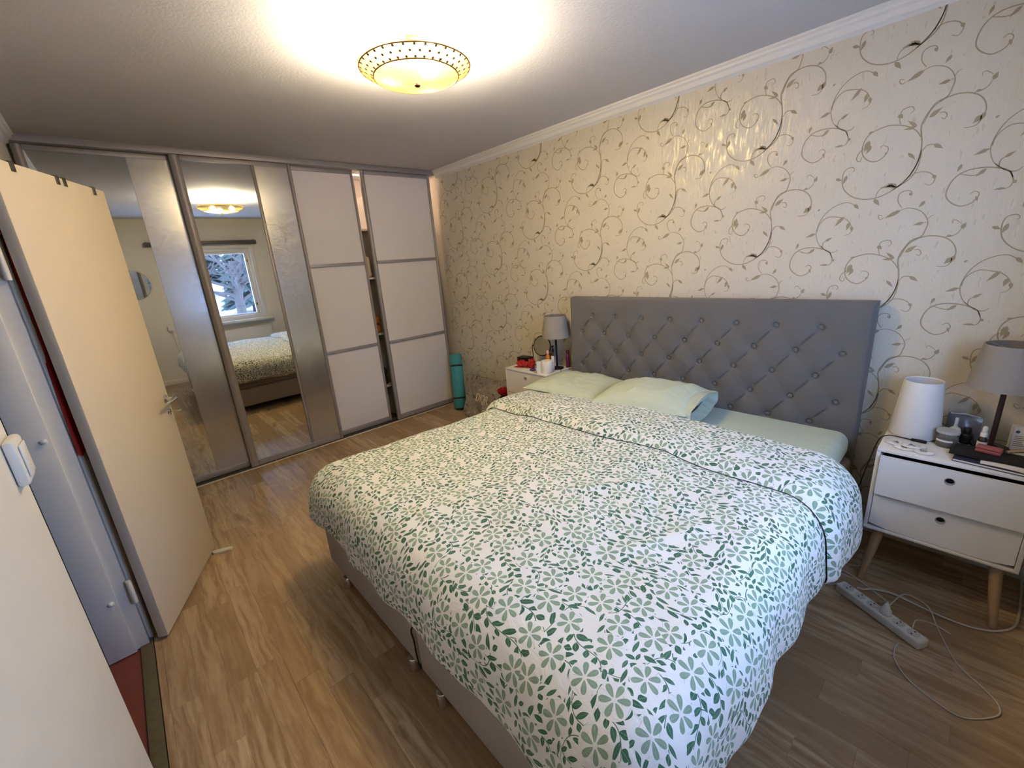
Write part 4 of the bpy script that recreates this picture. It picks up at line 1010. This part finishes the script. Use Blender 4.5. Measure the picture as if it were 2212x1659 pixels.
tube_(1.668, -0.205, 0.125, 0.014, MATS['white_plastic'], 'white tube in front of the far lamp pole', cap=MATS['pink_plastic'])
bottle('nail_bottle', 1.693, -0.048, 0.017, 0.12, MATS['plum_plastic'], 'plum coloured bottle right of the far lamp pole', MATS['plum_plastic'], 0.022, 0.8)

# ------------------------------------------------------------------ floor items by the far wall
ym = thing('yoga_mat', 'rolled teal yoga mat leaning in the wardrobe corner', 'yoga mat', (0.285, -0.185, 0))
a0_ = Vector((0.262, -0.185, 0.022)); a1_ = Vector((0.135, -0.092, 0.585)); ax = (a1_-a0_); L_ = ax.length; axn = ax.normalized()
B().lathe([(0.0, 0), (0.062, 0.0), (0.066, 0.004), (0.066, L_-0.004), (0.062, L_), (0.02, L_), (0.02, L_-0.03)], a0_, 32, axis=axn).build('roll', MATS['teal_foam'], ym, smooth=True, angle=50)
B().lathe([(0.0, L_-0.028), (0.019, L_-0.028), (0.019, L_+0.004), (0, L_+0.004)], a0_, 16, axis=axn).build('core', MATS['red_petal'], ym, smooth=True, angle=50)
for f_ in (0.19, 0.79): B().lathe([(0.0665, L_*f_-0.009), (0.0685, L_*f_-0.006), (0.0685, L_*f_+0.006), (0.0665, L_*f_+0.009)], a0_, 32, axis=axn, cap=False).build('strap', MATS['cable_black'], ym, smooth=True)
def make_toile():
    m = mat('bag_print', (120, 114, 104), 0.6); n = N(m); b_ = m.node_tree.nodes['Principled BSDF']; v = n.coord()
    w1 = n.noise(v, 6.0, 3.0, out='Color'); vv = n.vm('ADD', n.mapping(v, (9, 9, 9)), n.vm('SCALE', w1, scale=4.0))
    f = n.noise(vv, 1.6, 3.0, 0.7, 1.0); g_ = n.noise(v, 12.0, 2.0)
    c = n.ramp(f, [(0.38, lin((60, 56, 48))), (0.45, lin((150, 140, 124))), (0.55, lin((170, 160, 146))), (0.60, lin((134, 124, 116))), (0.66, lin((226, 216, 198)))])
    n.l.new(n.mix(n.ramp(g_, [(0.4, (0, 0, 0, 1)), (0.65, (0.6, 0.6, 0.6, 1))]), c, lin((138, 124, 124))), b_.inputs['Base Color'])
make_toile()
bg_ = thing('shopping_bag', 'grey patterned shopping bag lettered DIOR leaning on the wall', 'bag', (0.70, -0.2, 0))
bl0 = Vector((0.415, -0.275, 0.001)); br0 = Vector((0.985, -0.275, 0.001)); tl0 = Vector((0.435, -0.120, 0.405)); tr0 = Vector((0.985, -0.120, 0.405))
bk = B(); nrm = Vector((0, -0.93, -0.36)); 
def bagf(u, v):
    p = (bl0.lerp(br0, u)).lerp(tl0.lerp(tr0, u), v); return p+Vector((0, -0.012*math.sin(PI*u)*math.sin(PI*v)-0.004*math.sin(9*u+3*v), 0))
bk.grid(bagf, 20, 14)
def bagb(u, v):
    p = (bl0.lerp(br0, u)).lerp(tl0.lerp(tr0, u), v); return p+Vector((0, 0.075*(1-v*0.75), 0))
bk.grid(bagb, 20, 14)
bk.grid(lambda u, v: Vector(bagf(0, v)).lerp(Vector(bagb(0, v)), u)+Vector((0.012*math.sin(PI*u), 0, 0)), 4, 14); bk.grid(lambda u, v: Vector(bagf(1, v)).lerp(Vector(bagb(1, v)), u)-Vector((0.012*math.sin(PI*u), 0, 0)), 4, 14)
bk.grid(lambda u, v: Vector(bagf(v, 0)).lerp(Vector(bagb(v, 0)), u), 2, 20)
bgo = bk.build('bag_body', MATS['bag_print'], bg_, smooth=True, angle=40)
for (ty, zt) in ((-0.119, 0.405),):
    B().tube(smoothpts([(0.58, ty+0.003, zt-0.03), (0.60, ty-0.006, zt-0.10), (0.66, ty-0.05, zt-0.16), (0.72, ty-0.06, zt-0.17), (0.78, ty-0.05, zt-0.15), (0.82, ty-0.006, zt-0.09), (0.835, ty+0.003, zt-0.03)]), 0.0035, 6).build('handle', MATS['bag_print'], bg_, smooth=True)
slope_ = math.atan2(0.404, 0.155)
mwt = Matrix.Translation((0.695, -0.214, 0.212)) @ Matrix.Rotation(math.radians(69), 4, 'X') @ Matrix.Rotation(math.radians(-3), 4, 'Z') @ Matrix.Scale(0.66, 4, (1, 0, 0))
text_obj('lettering', 'DIOR', 0.118, MATS['cream_print'], bg_, mwt, 0.003)
rs_ = thing('rose_bouquet', 'red roses in dark wrap between the bag and the far nightstand', 'flowers', (1.10, -0.22, 0))
b = B(); b.lathe([(0.035, 0.001), (0.045, 0.02), (0.085, 0.20), (0.115, 0.30), (0.112, 0.30), (0.04, 0.05)], (1.10, -0.17, 0), 18); b.build('wrap', MATS['dark_foliage'], rs_, smooth=True)
for i, (x, y, z, r) in enumerate(((1.055, -0.225, 0.360, 0.055), (1.085, -0.245, 0.270, 0.062), (1.155, -0.19, 0.34, 0.05), (1.11, -0.12, 0.37, 0.05))):
    b = B()
    for ring_, (rr, nn, tilt_) in enumerate(((0.35, 3, 1.2), (0.65, 5, 0.9), (1.0, 6, 0.45))):
        for k_ in range(nn):
            a = 2*PI*k_/nn+ring_*0.5
            def pf(u, v, a=a, rr=rr, tilt_=tilt_):
                aa = a+(u-0.5)*1.5; h_ = v; rad = r*rr*(0.45+0.55*math.sin(h_*PI/2))*(1+0.25*h_*(1-tilt_))
                return (x+rad*math.cos(aa), y+rad*math.sin(aa), z-r*0.6+r*1.35*h_*(0.55+0.4*tilt_)-0.2*r*(2*u-1)**2*h_)
            b.grid(pf, 6, 5)
    b.build('bloom', MATS['red_petal'], rs_, smooth=True)

# ------------------------------------------------------------------ right nightstand clutter
for i, (x, y, rz_, rr) in enumerate(((3.768, -0.325, 0.3, 0.032), (3.800, -0.362, 0.2, 0.032), (3.835, -0.315, -0.3, 0.032), (3.862, -0.365, 0.5, 0.032), (3.822, -0.342, 0.0, 0.031))):
    b = B(); zb = NT+0.0008+(0.006 if i == 4 else 0)
    def pad(u, v):
        a = 2*PI*u; k_ = math.sin(PI*v/1); zz = 0.0025*(1-math.cos(PI*v)); rad = rr*math.sin(PI*min(max(v, 0.02), 0.98))**0.35
        return (x+rad*math.cos(a+rz_)*1.05, y+rad*math.sin(a+rz_)*0.85, zb+zz+0.004*max(0, math.sin(2*a+i))*v)
    b.grid(pad, 24, 8)
    tag(b.build('cotton_pad', MATS['tissue_white'], smooth=True), ('used cotton pad nearest the white lamp cord', 'cotton pad at the nightstand front left', 'cotton pad between the white lamp and the jar', 'cotton pad lying nearest the black tablet', 'cotton pad lying on top of the others')[i], 'cotton pad', 'cotton pads on the right nightstand')
mat('clear_glass', (236, 236, 232), 0.05, trans=0.85, ior=1.2); mat('honey', (150, 112, 70), 0.4, vary=0.2)
j = thing('glass_jar', 'glass jar with white lid and a label strip in front of the white lamp', 'jar', (3.918, -0.235, NT))
B().lathe([(0.030, 0.0008), (0.033, 0.004), (0.033, 0.055), (0.029, 0.060)], (3.918, -0.235, NT), 32).build('glass_body', MATS['clear_glass'], j, smooth=True, angle=50)
B().lathe([(0.0, 0.002), (0.029, 0.003), (0.029, 0.026), (0, 0.027)], (3.918, -0.235, NT), 28).build('contents', MATS['honey'], j, smooth=True, angle=50)
B().lathe([(0.036, 0.0604), (0.037, 0.064), (0.036, 0.071), (0.0, 0.0715)], (3.918, -0.235, NT), 32).build('lid', MATS['grey_plastic'], j, smooth=True, angle=50)
lb = B(); n_ = 10
vs_ = []
for k_ in range(n_+1):
    a = math.radians(205+100*k_/n_)
    for z in (0.026, 0.034): vs_.append((3.918+0.0336*math.cos(a), -0.235+0.0336*math.sin(a), NT+z))
lb.add(vs_, [(2*k_, 2*k_+2, 2*k_+3, 2*k_+1) for k_ in range(n_)]); lb.build('label_strip', MATS['tissue_white'], j)
mat('frost_bottle', (196, 204, 190), 0.4, vary=0.05)
bottle('spray_bottle', 3.935, -0.172, 0.018, 0.075, MATS['frost_bottle'], 'pale green bottle with a thin white neck behind the jar', MATS['grey_plastic'], 0.036, 0.32, 0.4)
bottle('dark_bottle', 3.972, -0.160, 0.018, 0.050, MATS['black_metal'], 'short black bottle between the pale green bottle and the dropper bottle', MATS['black_metal'], 0.02, 0.7)
drp = bottle('dropper_bottle', 4.018, -0.215, 0.0145, 0.062, MATS['dark_brown_pole'], 'brown dropper bottle with white rubber top', MATS['white_plastic'], 0.018, 0.72, 0.6)
B().lathe([(0.008, 0.0805), (0.008, 0.10), (0.005, 0.106), (0, 0.107)], (4.018, -0.215, NT), 14).build('rubber_bulb', MATS['white_plastic'], drp, smooth=True)
B().lathe([(0.0150, 0.008), (0.0150, 0.042)], (4.018, -0.215, NT), 20, cap=False).build('label_strip', MATS['tissue_white'], drp, smooth=True)
zb_ = thing('clear_pouch', 'clear zip pouch with white zip leaning on the wall', 'pouch', (3.98, -0.12, NT))
mat('smoky_plastic', (110, 106, 110), 0.2, vary=0.3)
b = B(); b.grid(lambda u, v: (3.905+0.105*u, -0.125+0.028*v+0.014*math.sin(PI*u)*math.sin(PI*v)*(-1), NT+0.001+0.105*v+0.006*math.sin(5*u)*v), 16, 10); b.grid(lambda u, v: (3.905+0.105*u, -0.118+0.022*v, NT+0.001+0.105*v+0.006*math.sin(5*u)*v), 16, 10); b.build('pouch_body', MATS['smoky_plastic'], zb_, smooth=True)
B().tube([(3.912, -0.1005, NT+0.106), (3.955, -0.1005, NT+0.110), (4.002, -0.1005, NT+0.103)], 0.0025, 6).build('zip', MATS['white_plastic'], zb_, smooth=True)
bxx = thing('medicine_box', 'small white printed carton with a blue dot behind the lamp', 'carton', (4.114, -0.118, NT))
rc_ = Matrix.Rotation(0.25, 3, 'Z')
B().box(4.092, 4.136, -0.132, -0.104, NT+0.0008, NT+0.100, rot=rc_).build('carton', MATS['tissue_white'], bxx, bevel=0.001)
mat('ink_grey', (120, 120, 124), 0.7, vary=0.1); mat('ink_blue', (40, 60, 120), 0.6, vary=0.1)
for k_ in range(6): B().box(4.098, 4.130-(k_ % 3)*0.004, -0.1328, -0.1322, NT+0.018+0.008*k_, NT+0.0205+0.008*k_, rot=rc_, piv=(4.114, -0.118, NT)).build('print_line', MATS['ink_grey'], bxx)
B().lathe([(0.006, 0), (0.006, 0.0006)], (4.108, -0.1345, NT+0.078), 16, axis=(0.24, -0.97, 0)).build('blue_dot', MATS['ink_blue'], bxx)
b = thing('tablet', 'black tablet lying across the right nightstand', 'tablet', (4.05, -0.29, NT)); rt_ = Matrix.Rotation(-0.06, 3, 'Z')
B().box(3.935, 4.178, -0.362, -0.238, NT+0.0135, NT+0.021, rot=rt_).build('body', MATS['black_metal'], b, bevel=0.003)
B().box(3.943, 4.170, -0.354, -0.246, NT+0.0212, NT+0.0216, rot=rt_).build('screen', MATS['dark_gap'], b)
mat('navy_cover', (34, 36, 60), 0.5, vary=0.1)
nb = thing('notebook', 'navy notebook with white pages at the nightstand front edge', 'notebook', (4.06, -0.34, NT)); rn_ = Matrix.Rotation(-0.10, 3, 'Z')
B().box(3.955, 4.175, -0.402, -0.242, NT+0.0008, NT+0.003, rot=rn_, piv=(4.06, -0.3, NT)).build('cover', MATS['navy_cover'], nb)
B().box(3.957, 4.173, -0.400, -0.244, NT+0.0031, NT+0.0100, rot=rn_, piv=(4.06, -0.3, NT)).build('pages', MATS['tissue_white'], nb)
B().box(3.955, 4.175, -0.402, -0.242, NT+0.0101, NT+0.0125, rot=rn_, piv=(4.06, -0.3, NT)).build('cover', MATS['navy_cover'], nb)
ls_ = thing('leaflet', 'folded printed paper sheet lying on the navy notebook', 'paper', (4.10, -0.38, NT))
b = B(); b.grid(lambda u, v: (4.02+0.155*u, -0.412+0.062*v-0.03*u+0.02, NT+0.0132+0.004*math.sin(PI*u)+0.004*v*0), 10, 4); b.grid(lambda u, v: (4.02+0.155*u, -0.412+0.062*v-0.03*u+0.02, NT+0.0126+0.003*math.sin(PI*u)), 10, 4); b.build('sheet', MATS['tissue_white'], ls_, smooth=True)
mat('dusty_pink', (168, 92, 92), 0.4, vary=0.08)
pk = thing('pink_case', 'dusty pink rectangular case lying on the black tablet', 'case', (4.04, -0.26, NT)); rp_ = Matrix.Rotation(-0.18, 3, 'Z')
B().box(4.003, 4.073, -0.300, -0.262, NT+0.0220, NT+0.036, rot=rp_).build('lower_half', MATS['dusty_pink'], pk, bevel=0.004)
B().box(4.003, 4.073, -0.300, -0.262, NT+0.0363, NT+0.046, rot=rp_).build('lid', MATS['dusty_pink'], pk, bevel=0.004)
mr = thing('wooden_roller', 'wooden massage roller with round heads at the right nightstand edge', 'roller', (4.13, -0.24, NT))
B().tube([(4.085, -0.262, NT+0.030), (4.115, -0.245, NT+0.036), (4.140, -0.232, NT+0.040)], [0.006, 0.007, 0.009], 12).build('handle', MATS['beech_leg'], mr, smooth=True)
for (x, y) in ((4.150, -0.250), (4.150, -0.208)): B().lathe([(0, -0.020), (0.014, -0.014), (0.020, 0), (0.014, 0.014), (0, 0.020)], (x, y, NT+0.042), 16).build('head', MATS['beech_leg'], mr, smooth=True)

# ------------------------------------------------------------------ power strip and leads on the floor
ps = thing('power_strip', 'white six way power strip on the floor by the right nightstand', 'power strip', (3.84, -0.67, 0))
e0 = Vector((3.695, -0.585, 0)); e1 = Vector((3.985, -0.738, 0)); dv_ = (e1-e0).normalized(); nv_ = Vector((-dv_.y, dv_.x, 0)); Ls = (e1-e0).length
pb2 = B(); hw_ = 0.026
pb2.poly([e0+nv_*hw_+Vector((0, 0, 0.0008)), e0-nv_*hw_+Vector((0, 0, 0.0008)), e1-nv_*hw_+Vector((0, 0, 0.0008)), e1+nv_*hw_+Vector((0, 0, 0.0008))], (0, 0, 0.040)); pb2.build('body', MATS['white_plastic'], ps, bevel=0.009, seg=4)
for k_ in range(6):
    c = e0+dv_*(Ls*(0.12+0.152*k_)); so_ = B().lathe([(0.0195, 0.0410), (0.0195, 0.0420), (0.0175, 0.0420), (0.0165, 0.0412)], (c.x, c.y, 0), 24)
    so_ = so_.build('socket', MATS['cable_white'], ps, smooth=True, angle=50)
    for s_ in (-1, 1):
        q = c+nv_*0.0095*s_; B().lathe([(0.0026, 0.0414), (0.0026, 0.0426)], (q.x, q.y, 0), 10).build('contact_hole', MATS['dark_gap'], so_)
pc = e0+dv_*(Ls*(0.12+0.152*3)); pg = thing('plug', 'white plug standing in the power strip', 'plug', (pc.x, pc.y, 0.043))
B().lathe([(0.018, 0.0432), (0.018, 0.060), (0.013, 0.068), (0.008, 0.086), (0.005, 0.090)], (pc.x, pc.y, 0), 20).build('body', MATS['white_plastic'], pg, smooth=True, angle=50)
def lead(name, pts, r, label, m='cable_white', z=None):
    pp = [(p[0], p[1], p[2] if len(p) > 2 else r+0.0008) for p in pts]
    return tag(B().tube(smoothpts(pp, 7), r, 8).build(name, MATS[m], smooth=True), label, 'cable', 'leads around the power strip')
lead('cable', [(3.69, -0.580, 0.02), (3.655, -0.585), (3.628, -0.568), (3.630, -0.50), (3.66, -0.452), (3.70, -0.448), (3.76, -0.478), (3.81, -0.512), (3.85, -0.542), (pc.x-0.03, pc.y+0.07, 0.03), (pc.x-0.003, pc.y+0.012, 0.088), (pc.x, pc.y, 0.092)], 0.0032, 'white lead looping from the strip end up to its plug')
lead('cable', [(3.758, -0.585, 0.045), (3.775, -0.545, 0.02), (3.80, -0.508, 0.012), (3.865, -0.482, 0.010), (3.94, -0.487), (4.04, -0.500), (4.12, -0.488), (4.18, -0.445), (4.222, -0.36), (4.235, -0.18, 0.02), (4.236, -0.08, 0.04)], 0.0042, 'thick white lead running under the nightstand to the right wall')
lead('cable', [(pc.x+0.006, pc.y+0.006, 0.080), (3.90, -0.528, 0.06), (3.955, -0.478, 0.024), (3.985, -0.505, 0.018), (4.02, -0.60), (4.075, -0.735), (4.14, -0.80), (4.174, -0.843), (4.172, -0.90), (4.10, -0.977), (4.03, -0.965), (3.96, -0.925), (3.918, -0.86), (3.912, -0.80), (3.918, -0.765)], 0.0024, 'thin white lead making a wide loop on the floor')
lead('cable', [(3.945, -0.700, 0.045), (3.95, -0.645, 0.045), (3.975, -0.600, 0.025), (4.01, -0.580, 0.012), (4.05, -0.585)], 0.0024, 'short white lead bent over the power strip end')
lead('cable', [(3.66, -0.36), (3.69, -0.375), (3.725, -0.36), (3.735, -0.31), (3.72, -0.25)], 0.0024, 'thin lead on the floor behind the far nightstand leg of the right nightstand')
